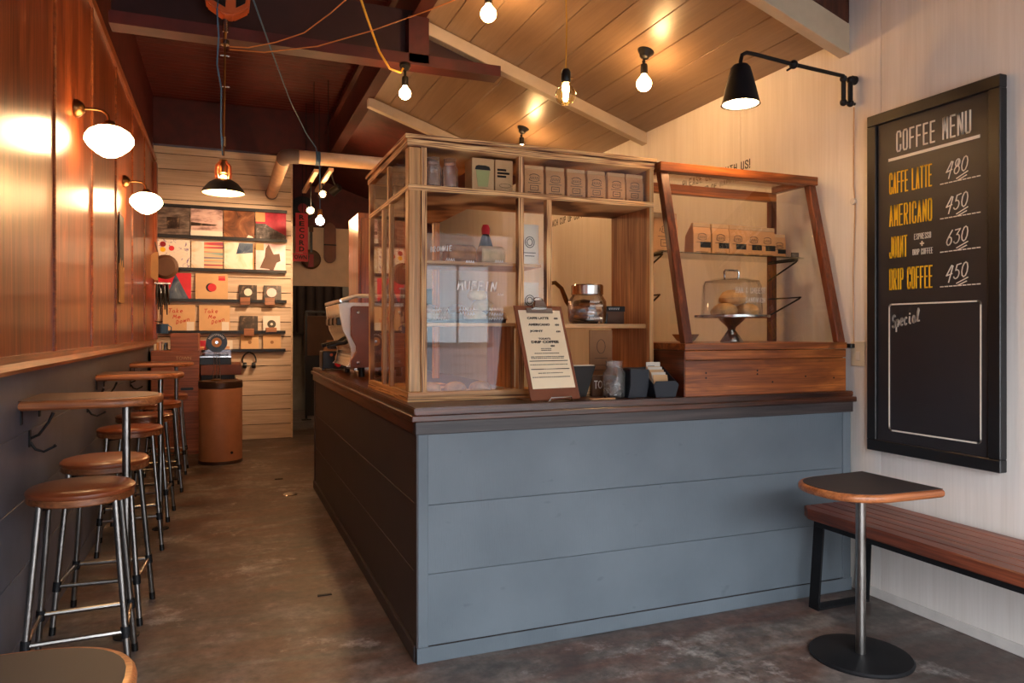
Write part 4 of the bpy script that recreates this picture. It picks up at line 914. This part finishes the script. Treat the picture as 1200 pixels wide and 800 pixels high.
# ================================================================== INDUSTRIAL PENDANT ON ITS ROD
pr = thing('cord_reel', 'orange cable reel with dark openings hung at the top of the photo', 'cable reel', (.02, 4.02, 2.765))
MB().prism([(-.02,0),(.03,0),(.105,.05),(.115,.16),(.08,.22),(-.07,.22),(-.12,.15),(-.10,.05)], -.045, .045, 'xz').build('housing', 'orange_plastic', pr, .008, seg=2)
MB().prism([(-.085,.07),(-.01,.035),(-.005,.12),(-.06,.18),(-.09,.14)], -.049, -.044, 'xz').build('opening', 'black_plastic', pr); MB().prism([(.04,.04),(.085,.07),(.095,.15),(.06,.18),(.04,.12)], -.049, -.044, 'xz').build('opening', 'black_plastic', pr)
MB().tube([(0,0,.22),(0,0,.42),(0,.03,.6),(0,.03,.73)], .006, 8).build('hanger', 'black_iron', pr)
pd = thing('pendant_lamp', 'enamel pendant lamp with orange cage on a long rod from the reel', 'lamp', (.0, 4.05, 1.86))
MB().tube([(.01,-.015,.90),(.01,-.01,.84)], .014, 10).build('weight', 'chrome', pd, smooth=True)
MB().tube([(.01,-.01,.84),(.008,0,.80)], .008, 8).build('hook', 'brass', pd, smooth=True)
MB().lathe([(.001,.80),(.022,.798),(.022,.776),(.001,.775)], 12, (.008,0,0)).build('clamp', 'chrome', pd, smooth=True)
MB().tube([(.008,0,.776),(.0,0,.2)], .0055, 8).build('rod', 'brass', pd, smooth=True)
for zz in (.72,.56): MB().tube([(-.016,0,zz),(.03,0,zz)], .004, 6).build('cross_pin', 'chrome', pd)
MB().lathe([(.001,.3),(.012,.298),(.012,.25),(.001,.248)], 10).build('connector', 'chrome', pd, smooth=True)
MB().lathe([(.001,.18),(.02,.178),(.024,.15),(.02,.11),(.001,.108)], 14).build('socket', 'brass', pd, smooth=True)
for i in range(4):
    a = R(45+90*i); c, s_ = math.cos(a), math.sin(a)
    MB().tube([(.014*c,.014*s_,.17),(.046*c,.046*s_,.14),(.05*c,.05*s_,.1),(.035*c,.035*s_,.07)], .007, 8).build('cage_bar', 'orange_plastic', pd, smooth=True)
MB().lathe([(.026,.080),(.04,.076),(.07,.058),(.098,.026),(.108,.006),(.105,.006),(.095,.024),(.068,.054),(.026,.074)], 30).build('shade', 'black_iron', pd, smooth=True)
MB().lathe([(.0245,.0725),(.066,.0525),(.0935,.0225),(.1035,.0055),(.1015,.0055),(.0915,.0215),(.065,.0505),(.0245,.0705)], 30).build('reflector', 'shade_inner', pd, smooth=True)
MB().lathe([(.001,.10),(.012,.095),(.018,.06),(.02,.025),(.014,-.004),(.001,-.008)], 14).build('bulb', 'filament_glow', pd, smooth=True)
tag(MB().tube([(-.02,3.97,2.86),(-.03,3.98,2.78),(-.022,4.0,2.66),(-.03,4.02,2.52),(-.01,4.03,2.40),(-.012,4.035,2.2),(-.004,4.035,2.06)], .0045, 6).build('lamp_cable', 'cord_blue', None, smooth=True), 'wavy blue cord running down beside the pendant lamp rod', 'cord')

# ================================================================== DUCT PIPE, SPOTS, BACK BULB
pi = thing('vent_pipe', 'beige duct pipe with grey elbow crossing under the red roof', 'pipe', (.5, 6.35, 2.62))
MB().tube([(.07,0,0),(1.3,0,.0)], .057, 20).build('cross_run', 'pvc_pipe', pi, smooth=True)
MB().tube([(.09,0,0),(.04,0,0),(.01,.012,0),(-.012,.035,0),(-.02,.07,0),(-.02,.12,0)], .062, 20).build('elbow', 'pipe_grey', pi, smooth=True)
MB().tube([(-.02,.1,0),(-.02,YE-6.352,.0)], .057, 20).build('long_run', 'pvc_pipe', pi, smooth=True)
MB().tube([(-.02,YE-6.40,0),(-.02,YE-6.352,0)], .064, 20).build('wall_collar', 'pipe_grey', pi, smooth=True)
MB().tube([(.225,0,0),(.265,0,0)], .059, 20).build('blue_band', 'blue_tape', pi, smooth=True)
tag(MB().tube([(.10,3.45,2.75),(.123,3.6,2.72),(.245,4.19,2.692),(.427,5.2,2.735),(.60,5.9,2.715),(.72,6.27,2.695),(.745,6.283,2.62),(.76,6.31,2.52),(.765,6.35,2.4),(.765,6.35,2.18)], .0042, 6).build('lamp_cable', 'cord_blue', None, smooth=True), 'blue cord slung to the duct pipe and down to the far bulb', 'cord')
fb = thing('cord_bulb', 'glowing pear-shaped bulb hanging on the blue cord by the red sign', 'lamp', (.765, 6.35, 2.19))
bulb_mesh(fb, 0, .036, 'spot_glow', 'brass')
for i, (x, y) in enumerate(((.80, 7.0), (.92, 6.9))):
    t = thing('light_track', ['pale lighting track under the dark roof, nearer the end wall', 'pale lighting track under the dark roof, with two spotlights'][i], 'light track', (x, y, 2.62))
    MB().box(-.022,.022,-.1,1.0,0,.03).build('rail', 'pvc_pipe', t, .002); MB().tube([(0,.1,.03),(0,.1,.9)], .004, 6).build('hanger', 'black_iron', t); MB().tube([(0,.8,.03),(0,.8,.9)], .004, 6).build('hanger', 'black_iron', t)
for i, (x, y, zz) in enumerate(((.915, 7.4, 2.51), (.80, 7.42, 2.345))):
    t = thing('spotlight', ['small black spotlight glowing on the lighting track', 'lower black spotlight glowing beside the red sign'][i], 'lamp', (x, y, zz))
    MB().lathe([(.001,-.10),(.028,-.098),(.036,-.06),(.04,.02),(.036,.02),(.03,-.03),(.001,-.04)], 18, (0,0,0), 'y').build('can', 'black_metal', t, smooth=True)
    MB().ball((0,-.012,0), .022, 12, 8).build('bulb', 'spot_glow', t, smooth=True)
    MB().tube([(0,-.04,.03),(0,-.04,.13 if i == 0 else .275)], .006, 8).build('stem', 'black_metal', t)

t = thing('spotlight', 'small black spotlight on the track turned towards the record wall', 'lamp', (.98, 6.95, 2.48))
dv = (Vector((-.05, 8.18, 1.65))-Vector((.98, 6.95, 2.48))).normalized()
MB().tube([tuple(dv*-.06), tuple(dv*-.05), tuple(dv*.05)], [.02,.036,.04], 16).build('can', 'black_metal', t, smooth=True)
MB().tube([tuple(dv*.0501), tuple(dv*.053)], [.034,.034], 16).build('lens', 'spot_glow2', t)
MB().tube([(-.04,-.03,.14),(-.02,-.02,.06),tuple(dv*-.03)], .006, 8).build('stem', 'black_metal', t)
sl = bpy.data.lights.new('spot_beam', 'SPOT'); sl.energy = 75; sl.color = (1, .68, .42); sl.spot_size = R(78); sl.spot_blend = .7; sl.shadow_soft_size = .03
so = bpy.data.objects.new('spot_beam', sl); COL.objects.link(so); so.parent = t; so.location = dv*.062; so.rotation_euler = dv.to_track_quat('-Z', 'Y').to_euler()
# ================================================================== END WALL: ledges and records
leds = [(2.443,-.62,.636),(2.133,-.62,.636),(1.80,-.62,.63),(1.482,-.60,.63),(1.155,-.58,.62),(.962,-.30,.62)]
for i, (zz, a, b) in enumerate(leds):
    t = thing('record_ledge', 'narrow black record ledge, %s from the top on the end wall' % ['first','second','third','fourth','fifth','lowest and sixth'][i], 'shelf', (0, YE, zz), 0, 'black record ledges')
    MB().box(a,b,-.05,0,-.026,-.018).build('board','frame_black',t,.001); MB().box(a,b,-.056,-.05,-.03,.002).build('lip','frame_black',t,.001)
def art(n, stops, scale, detail=3, stretch=(1,1,1), dist=0, rough=.35):
    m, nt, b = newmat(n); f = noise(nt, coords(nt, stretch, False), scale, detail, .6, dist)
    nt.links.new(ramp(nt, f, stops), b.inputs['Base Color']); b.inputs['Roughness'].default_value = rough
art('art_grey', [(.3,(46,38,34)),(.5,(104,88,78)),(.7,(150,132,118))], 9, 6, (1,1,4))
art('art_pinkland', [(.35,(120,88,84)),(.5,(206,170,158)),(.7,(226,196,184))], 5, 5, (1,1,3))
art('art_brown', [(.3,(62,34,22)),(.5,(128,78,48)),(.72,(182,128,84))], 6, 6, dist=1)
art('art_crimson', [(.4,(150,22,44)),(.6,(206,44,66)),(.78,(240,200,190))], 4, 5)
art('art_speckle', [(.4,(54,44,40)),(.6,(100,90,84)),(.72,(196,180,166))], 26, 6)
art('art_flowers', [(.38,(236,220,200)),(.56,(238,226,208)),(.62,(150,120,150)),(.7,(80,76,140))], 12, 4, dist=2)
art('art_stripes', [(.3,(60,90,110)),(.42,(206,70,80)),(.5,(236,200,150)),(.58,(70,150,160)),(.7,(200,60,80))], 3, 1, (.3,.3,9))
art('art_cream', [(.4,(238,226,206)),(.58,(226,206,176)),(.72,(196,160,90))], 6, 3, dist=1)
art('art_rose', [(.4,(232,184,178)),(.6,(240,206,200)),(.75,(210,150,150))], 5, 3)
art('art_photo', [(.35,(20,16,16)),(.55,(60,44,36)),(.75,(170,140,110))], 14, 5)
art('art_sky', [(.35,(44,64,92)),(.55,(90,104,120)),(.72,(214,206,196))], 7, 5, dist=1)
def sleeve(label, x0, x1, z0, z1, mat, grp, lean=.012):
    t = thing('record_sleeve', label, 'record', ((x0+x1)/2, YE-.046, z0), 0, grp); t.rotation_euler = (-math.atan2(.036-.006, z1-z0), 0, 0)
    hw = (x1-x0)/2; h = z1-z0
    MB().box(-hw, hw, 0, .004, 0, h).build('sleeve', mat, t, .0008); return t, hw, h
FR = lambda t, n, mat, poly, o=.001: MB().prism(poly, -o, 0, 'xz').build(n, mat, t)
def disc(t, n, mat, x, z, r, o=.0012, r0=0): return MB().lathe([(max(r0,.001),0),(r,0),(r,o),(max(r0,.001),o)], 24, (x,0,z), 'y').build(n, mat, t)
g1 = 'large record sleeves on the upper ledges'
z = leds[1][0]-.018; top = z+.305
t,hw,h = sleeve('grey-brown photo record sleeve with dark window, top row nearest the panelling', -.628,-.322,z,top,'art_grey',g1); FR(t,'print','art_photo',[(-.06,.08),(.06,.08),(.06,.2),(-.06,.2)])
t,hw,h = sleeve('dusky pink landscape record sleeve with pale bottom band, top row', -.312,-.006,z,top,'art_pinkland',g1); FR(t,'print','white_card',[(-.153,0),(.153,0),(.153,.075),(-.153,.075)]); FR(t,'print','art_photo',[(-.15,.12),(.08,.13),(.1,.14),(-.15,.16)])
t,hw,h = sleeve('brown misty record sleeve, third in the top row', .004,.308,z,top,'art_brown',g1); FR(t,'print','white_card',[(.06,0),(.16-.012,0),(.13,.035),(.09,.05)])
t,hw,h = sleeve('crimson and speckled grey record sleeve, last in the top row', .318,.628,z,top,'art_crimson',g1); FR(t,'print','art_speckle',[(-.155,0),(.155,0),(.15,.06),(.02,.13),(-.06,.18),(-.155,.18)]); FR(t,'print','kraft',[(-.155,.2),(-.06,.2),(-.06,.305),(-.155,.305)])
z = leds[2][0]-.018; top = z+.305
t,hw,h = sleeve('white record sleeve with red and yellow flowers, second row', -.624,-.318,z,top,'art_flowers',g1); disc(t,'flower_print','vinyl_red',-.10,.255,.028); disc(t,'flower_print','chalk_yellow',-.10,.20,.026); disc(t,'flower_print','sign_red',-.02,.215,.026)
t,hw,h = sleeve('record sleeve with bright multicoloured stripes, second row', -.308,-.004,z,top,'art_stripes',g1); FR(t,'print','art_cream',[(-.15,.02),(-.03,.02),(-.03,.3),(-.15,.3)])
t,hw,h = sleeve('cream and gold record sleeve, third in the second row', .006,.304,z,top,'art_cream',g1); FR(t,'print','art_sky',[(-.03,.18),(.145,.2),(.145,.3),(.0,.3)]); FR(t,'print','straw',[(.135,0),(.149,0),(.149,.3),(.135,.3)])
t,hw,h = sleeve('pale pink record sleeve with dark bird-like shape, second row', .318,.622,z,top,'art_rose',g1); FR(t,'print','brown_sheet',[(-.11,.04),(-.02,.03),(.02,.0),(.06,.1),(.1,.12),(.09,.2),(.03,.19),(-.02,.3),(-.05,.25),(-.06,.16)]); FR(t,'print','kraft',[(-.152,.23),(-.07,.23),(-.07,.305),(-.152,.305)])
z = leds[3][0]-.018; top = z+.285
t,hw,h = sleeve('red record sleeve with a blue cloudy triangle, third row', -.612,-.308,z,top,'sign_red',g1); FR(t,'print','art_sky',[(-.085,0),(.14,0),(.005,.275)])
t,hw,h = sleeve('plain tan record sleeve with centre hole and red sticker, third row', -.268,.044,z,top,'kraft_light',g1); disc(t,'label','print_black',-.01,.14,.046); disc(t,'label','sign_red',.004,.14,.042,.002); FR(t,'sticker','sign_red',[(.065,.215),(.13,.215),(.13,.245),(.065,.245)]); FR(t,'sticker','sign_red',[(.065,.25),(.13,.25),(.13,.262),(.065,.262)])
g2 = 'small single sleeves on the end wall'
def stand(t, x): MB().box(x-.05,x+.05,-.022,-.002,-.04,.04).build('wood_stand','stool_wood',t,.002)
t,hw,h = sleeve('small black single sleeve with cream disc label, third row', .153,.331,z,z+.178,'art_photo',g2); disc(t,'label','white_card',0,.1,.04); stand(t,-.03)
t,hw,h = sleeve('small dark photo single sleeve, last in the third row', .40,.578,z,z+.178,'art_photo',g2); disc(t,'label','art_rose',-.01,.1,.05); stand(t,-.03)
z = leds[4][0]-.018; top = z+.285
for i, (a, b) in enumerate(((-.57,-.268),(-.234,.064))):
    t,hw,h = sleeve(['tan sleeve handwritten Take Me Down in red, nearest the panelling','tan sleeve handwritten Take Me Down in red, second along'][i], a, b, z, top, 'kraft_light', g1)
    ribbons('handwriting','red_ink',t,hand('Take',-.10,.205,.027,.04,.3,-.0)+hand('Me',-.06,.145,.032,.036,.3,0)+hand('Down',-.03,.085,.026,.04,.3,.3),(0,0,0),RX,UZ,.006,.0012)
    MB().box(.07,.14,-.0012,0,.02,.11).build('pale_patch','white_card',t)  # plain pale rectangle at the sleeve's lower right
t,hw,h = sleeve('small dark textured single sleeve, fourth row', .161,.340,z,z+.178,'art_photo',g2); stand(t,0)
t,hw,h = sleeve('small cream single sleeve with black disc, last in the fourth row', .392,.566,z,z+.178,'white_card',g2); disc(t,'label','vinyl',0,.09,.044); disc(t,'label','white_card',0,.09,.014,.002)
MB().box(-.06,.05,-.022,-.002,0,.05).build('wood_stand','stool_wood',t,.002)
z = leds[5][0]-.018
for i, (a, b) in enumerate(((.17,.349),(.392,.574))):
    t,hw,h = sleeve(['small tan single sleeve with centre hole on the lowest ledge, left one','small tan single sleeve with centre hole on the lowest ledge, right one'][i], a, b, z, z+.178, 'kraft_light', g2); disc(t,'label','kraft_dark',0,.09,.018)
for i, (a, b, mt) in enumerate(((-.24,-.17,'art_crimson'),(-.16,-.08,'art_photo'),(-.06,.09,'white_card'))):
    t,hw,h = sleeve(['little crimson card at the left of the lowest ledge','little dark card on the lowest ledge','wide white card behind the display record on the lowest ledge'][i], a, b, z, z+.115, mt, g2)
    FR(t,'print','kraft',[(-hw*.6,.03),(hw*.6,.03),(hw*.6,.05),(-hw*.6,.05)])
hp = thing('headphones', 'black headphones hanging on the pale boards of the end wall', 'headphones', (.254, YE, .84))
MB().tube([(x*1.0, -.03, zz) for x, zz in arc(0,0,.068,.085,-15,195,18)], .008, 8).build('headband','black_plastic',hp,smooth=True)
for s_ in (-1,1): MB().lathe([(.001,-.02),(.03,-.018),(.034,0),(.03,.018),(.001,.02)], 18, (s_*.045,-.034,-.05), 'x').build('ear_cup','black_plastic',hp,smooth=True)
MB().tube([(0,-.002,.085),(0,-.03,.08),(0,-.045,.09)], .006, 8).build('peg','chrome',hp)

# ================================================================== DRUM AND RECORD CORNER
dr = thing('cardboard_drum', 'tall brown fibre drum with dark metal rims standing in the aisle', 'drum', (-.022, 6.887, 0))
MB().lathe([(.175,.0),(.178,.01),(.178,.69),(.175,.70),(.001,.70)], 44).build('barrel', 'cardboard_drum', dr, smooth=True)
for a, b in ((.0,.028),(.655,.705)): MB().lathe([(.178,a),(.183,a+.004),(.183,b-.004),(.178,b)], 44).build('rim', 'drum_rim', dr, smooth=True)
MB().lathe([(.183,.705),(.18,.716),(.16,.716),(.15,.71),(.001,.71)], 44).build('lid', 'drum_rim', dr, smooth=True)
MB().lathe([(.001,0),(.012,0),(.012,.004),(.001,.004)], 10, (.09,-.1555,.1), 'y').build('bung', 'black_iron', dr)
rs = thing('record_stand', 'small black record on a wire stand on top of the drum', 'record', (-.055, 6.95, .716))
MB().lathe([(.001,0),(.05,0),(.05,.006),(.02,.012),(.001,.012)], 18).build('base','brass',rs,smooth=True)
for x in (-.03,0,.03): MB().tube([(x,0,.01),(x*.6,0,.30)], .003, 6).build('wire','chrome',rs)
MB().lathe([(.001,-.002),(.088,-.002),(.088,.002),(.001,.002)], 36, (0,-.006,.335), 'y').build('disc','vinyl',rs,smooth=True)
MB().lathe([(.001,0),(.042,0),(.042,.002),(.001,.002)], 28, (0,-.008,.335), 'y').build('label','kraft',rs); MB().lathe([(.001,0),(.014,0),(.014,.003),(.001,.003)], 18, (0,-.009,.335), 'y').build('centre','chrome',rs)
ribbons('lettering','white_ink',rs,[[((.062)*math.cos(R(a)),.335+.062*math.sin(R(a))),((.076)*math.cos(R(a+3)),.335+.076*math.sin(R(a+3)))] for a in range(30,160,10)],(0,-.0085,0),RX,UZ,.004)
cs = thing('console_cabinet', 'reddish plywood record console with cut-out handle under the ledges', 'cabinet', (-.41, 7.42, 0))
MB().box(-.21,.20,0,.62,.0,.97).build('body','console_ply',cs,.003)
MB().box(-.05,.19,.05,.62,.97,1.13).build('upper_box','console_ply',cs,.003)
MB().box(-.205,.195,-.012,0,.03,.50).build('lower_door','console_ply',cs,.002); MB().box(-.205,.195,-.012,0,.505,.95).build('upper_door','console_ply',cs,.002)
MB().prism(rr(.04,.15,.60,.625,.01,3)[:-1], -.016, -.011, 'xz').build('handle_slot','black_plastic',cs)
lettering('TOWN', 'kraft_light', cs, (-.0,-.012,.885), RX, UZ, .13, .03)
for i in range(5): 
    bt_ = tag(MB().box(-.6+i*.022,-.583+i*.022,7.5,7.68,.972,1.03+.012*(i%3)).build('booklet', ['white_card','kraft','art_rose','white_card','art_sky'][i], None, .001), '%s thin booklet standing on the plywood console' % ['leftmost','second','third','fourth','rightmost'][i], 'booklet', 'booklets on the console')
tu = thing('turntable_bench', 'low brown bench unit against the end wall under the turntable', 'cabinet', (-.03, 7.42, 0))
MB().box(-.17,.19,0,.7,.735,.83).build('top','clip_wood',tu,.003); MB().box(-.165,.13,.02,.68,.66,.735).build('drawer','black_plastic',tu,.002)
for x in (-.15,.15): MB().box(x-.02,x+.02,.05,.65,0,.66).build('side','console_ply',tu,.002)
tt = thing('turntable', 'black turntable with clear lid on the brown bench unit', 'turntable', (-.06, 7.46, .83))
MB().box(-.15,.13,0,.34,0,.07).build('plinth','black_plastic',tt,.003); MB().box(-.15,.13,0,.34,.085,.145).build('dust_cover','jar_glass',tt,.002); MB().box(-.15,.13,0,.34,.07,.083).build('deck','chrome',tt,.001)
MB().lathe([(.001,.084),(.12,.084),(.12,.1),(.001,.1)], 28, (-.01,.17,0)).build('platter','vinyl',tt,smooth=True)
MB().tube([(.1,.28,.12),(.1,.15,.12),(.06,.08,.115)], .005, 6).build('tone_arm','chrome',tt)
# things hanging where the panelling meets the end wall
def hang(name, label, cat, y, zz): return thing(name, label, cat, (XL+.03, y, zz), 0)
hf = hang('leather_satchel', 'round brown leather satchel hanging beside the record ledges', 'bag', 7.85, 1.78)
MB().lathe([(.001,-.03),(.09,-.028),(.12,0),(.09,.028),(.001,.03)], 24, (.09,0,0), 'y').build('body','brown_sheet',hf,smooth=True); MB().prism(arc(.03,.0,.10,.14,90,270,10)+[(.03,-.14)],-.05,-.03,'xz').build('flap','straw',hf); MB().tube([(.03,0,.1),(.01,0,.2),(.0,0,.24)],.008,6).build('strap','brown_sheet',hf)
tb_ = hang('tassel_bunch', 'bunch of black tassels hanging below the brown satchel', 'tassels', 7.80, 1.56)
for i in range(7): MB().tube([(.02+.016*i,0.01*(i%3),.05),(.018+.017*i,.012*(i%2),-.04),(.015+.019*i,.0,-.15-.05*(i%3))], [.008,.012,.006], 6).build('tassel','black_plastic',tb_)
MB().box(.0,.14,-.01,.03,.045,.065).build('hanger_bar','chrome',tb_,.002)
bt2 = hang('blue_tin', 'small blue tin mug hanging by the console', 'mug', 7.75, 1.13)
MB().lathe([(.001,0),(.05,0),(.055,.09),(.05,.09),(.046,.006),(.001,.006)], 20, (.07,0,0)).build('cup','tin_blue',bt2,smooth=True); MB().tube([(.12,0,.08),(.15,0,.06),(.15,0,.03),(.12,0,.015)],.006,6).build('handle','tin_blue',bt2,smooth=True); MB().tube([(0,0,.12),(.07,0,.1)],.004,6).build('hook','black_iron',bt2)

# ================================================================== BACK OF THE SHOP
sg = thing('record_town_sign', 'red L-shaped sign lettered RECORD TOWN in black on the far wall', 'sign', (.90, 9.0, 1.985))
MB().box(-.10,.045,0,.02,.105,.58).build('upright','sign_red',sg,.002); MB().box(-.165,.045,-.002,.018,0,.10).build('foot','sign_red',sg,.002)
for i, c_ in enumerate('RECORD'): lettering(c_,'print_black',sg,(-.028,0,.50-i*.076),RX,UZ,.06,.058,'c',.03)
lettering('TOWN','print_black',sg,(-.06,-.002,.026),RX,UZ,.18,.052,'c',.03)
MB().tube([(-.02,.01,.58),(-.02,.01,1.5)],.004,6).build('wire','black_iron',sg)
vn = thing('wall_record', 'black record with red label hung high on the far wall', 'record', (.93, 9.47, 2.70))
MB().lathe([(.001,0),(.15,0),(.15,.006),(.001,.006)],36,(0,0,0),'y').build('disc','vinyl',vn); MB().lathe([(.001,0),(.06,0),(.06,.009),(.001,.009)],24,(0,0,0),'y').build('label','vinyl_red',vn); MB().tube([(0,-.004,.14),(0,.03,.16)],.004,6).build('nail','black_iron',vn)
md = thing('mandolin', 'small dark-bodied mandolin hanging on the cream wall under the bulb', 'mandolin', (1.03, 9.47, 2.06))
MB().lathe([(.001,-.03),(.10,-.026),(.125,0),(.10,.03),(.001,.032)],28,(0,0,0),'y').build('body','brown_sheet',md,smooth=True); MB().lathe([(.001,0),(.035,0),(.035,.002),(.001,.002)],16,(0,-.031,.02),'y').build('sound_hole','black_plastic',md)
MB().box(-.015,.015,-.045,-.025,.09,.34).build('neck','vinyl',md,.003); MB().box(-.025,.025,-.05,-.025,.34,.42).build('head','brown_sheet',md,.004); MB().prism([(-.04,-.1),(.03,-.1),(.03,.06),(-.02,.06)],-.036,-.031,'xz').build('pickguard','vinyl_red',md)
MB().tube([(0,-.03,.40),(0,.03,.44)],.004,6).build('nail','black_iron',md)
pa = thing('wooden_paddle', 'tall rounded wooden case hanging right of the mandolin', 'wooden case', (1.262, 9.47, 2.02))
MB().prism(arc(0,.42,.075,.09,0,180,12)+arc(0,.07,.075,.07,180,360,10),-.04,.0,'xz').build('body','clip_wood',pa,.008,seg=2); MB().box(-.077,.077,-.043,-.02,.22,.235).build('strap','print_black',pa); MB().tube([(0,-.01,.5),(0,.03,.54)],.004,6).build('nail','black_iron',pa)
tc = thing('tall_cabinet', 'tall reddish-brown wooden cupboard standing behind the counter end', 'cabinet', (.96, 5.6, 0))
MB().box(0,.5,0,.45,0,2.06).build('body','panel_wood',tc,.003); MB().box(.02,.245,-.016,0,.05,2.02).build('door','panel_wood',tc,.003); MB().box(.255,.48,-.016,0,.05,2.02).build('door','panel_wood',tc,.003)
bx = thing('brown_sheet_panel', 'brown sheet board leaning in the dark back doorway', 'board', (1.27, 10.2, 0)); MB().box(-.25,.25,0,.03,.82,1.36).build('sheet','brown_sheet',bx,.003); MB().box(-.23,.23,.005,.025,0,.82).build('easel','black_plastic',bx)
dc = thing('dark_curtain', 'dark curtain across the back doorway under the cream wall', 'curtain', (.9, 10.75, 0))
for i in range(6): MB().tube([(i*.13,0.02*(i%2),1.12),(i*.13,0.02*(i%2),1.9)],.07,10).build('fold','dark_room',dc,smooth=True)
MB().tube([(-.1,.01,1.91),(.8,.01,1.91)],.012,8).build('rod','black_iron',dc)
for x in (-.05,.75): MB().tube([(x,.01,1.91),(x,.01,3.4)],.006,6).build('hanger','black_iron',dc)
bp = thing('black_post', 'thin black post standing in the back doorway', 'post', (1.0, 9.75, 0)); MB().box(-.014,.014,-.014,.014,0,1.42).build('pole','black_plastic',bp); MB().box(0,.5,-.012,.012,1.39,1.42).build('bar','black_plastic',bp); MB().box(-.06,.06,-.06,.06,0,.012).build('foot','black_plastic',bp)
# espresso machine and grinder box on the aisle end of the worktop
em = thing('espresso_machine', 'espresso machine with brown side panel and white curved front on the worktop', 'espresso machine', (.66, 4.20, ZT))
prof = [(.0,.06),(.02,.08),(.03,.15),(.005,.22),(-.02,.27),(-.035,.34),(-.045,.42),(-.02,.43),(.33,.43),(.33,.06)]
MB().prism(prof,.05,.60,'xz').build('body','chrome',em,.006,True,2)
for a_, b_ in ((.029,.05),(.60,.621)): MB().prism(prof,a_,b_,'xz').build('end_cheek','enamel_white',em)
for k_ in range(3): MB().box(-.05,.0,.10+k_*.17,.22+k_*.17,.30,.345).build('group_head','black_plastic',em,.006)
MB().prism([(.02,.055),(.02,.10),(.05,.15),(.05,.18),(.02,.24),(.02,.40),(.03,.41),(.33,.41),(.33,.055)],0,.028,'xz').build('side_panel','espresso_panel',em,.003)
MB().prism([(.02,.055),(.02,.10),(.05,.15),(.05,.18),(.02,.24),(.02,.40),(.03,.41),(.33,.41),(.33,.055)],.622,.65,'xz').build('side_panel','espresso_panel',em,.003)
for x, zz in ((.06,.375),(.06,.085),(.30,.375),(.30,.085)): MB().lathe([(.001,0),(.012,0),(.01,.008),(.001,.01)],12,(x,0,zz),'y').build('bolt','chrome',em)
for y in (.06,.58):
    for x in (.09,.31): MB().tube([(x,y,0),(x,y,.06)],.018,12).build('foot','black_plastic',em,smooth=True)
MB().box(.05,.34,.08,.56,.035,.058).build('drip_tray','chrome',em,.002)
MB().tube([(-.035,-.0,.44),(-.035,.65,.44)],.011,10).build('cup_rail','chrome',em,smooth=True); MB().tube([(-.035,.0,.44),(.05,.0,.468),(.33,.0,.47)],.012,8).build('top_rail','enamel_white',em,smooth=True)
for y in (.2,.44): MB().tube([(.03,y,.2),(-.03,y,.19),(-.09,y,.175)],[.014,.012,.013],10).build('portafilter','black_plastic',em,smooth=True); 
gb = thing('coffee_grinder', 'squat black grinder box with tan frame and red knob on the worktop', 'grinder', (.66, 5.02, ZT))
MB().box(-.04,.12,0,.16,.01,.13).build('body','black_plastic',gb,.006); MB().prism([(-.03,.132),(.12,.132),(.13,.205),(-.005,.205)],.02,.03,'xz').build('tan_frame','kraft_dark',gb); MB().prism([(.0,.145),(.1,.145),(.108,.192),(.014,.192)],.014,.0199,'xz').build('screen','black_plastic',gb)
MB().lathe([(.001,0),(.024,0),(.02,.014),(.001,.016)],18,(.065,0,.045),'y').build('knob','sign_red',gb,smooth=True)
for x in (.02,.06): MB().lathe([(.001,0),(.01,0),(.01,.004),(.001,.004)],12,(x,0,.105),'y').build('button','orange_plastic',gb)
for x in (-.025,.105): MB().tube([(x,.03,0),(x,.03,.012)],.012,8).build('foot','chrome',gb)
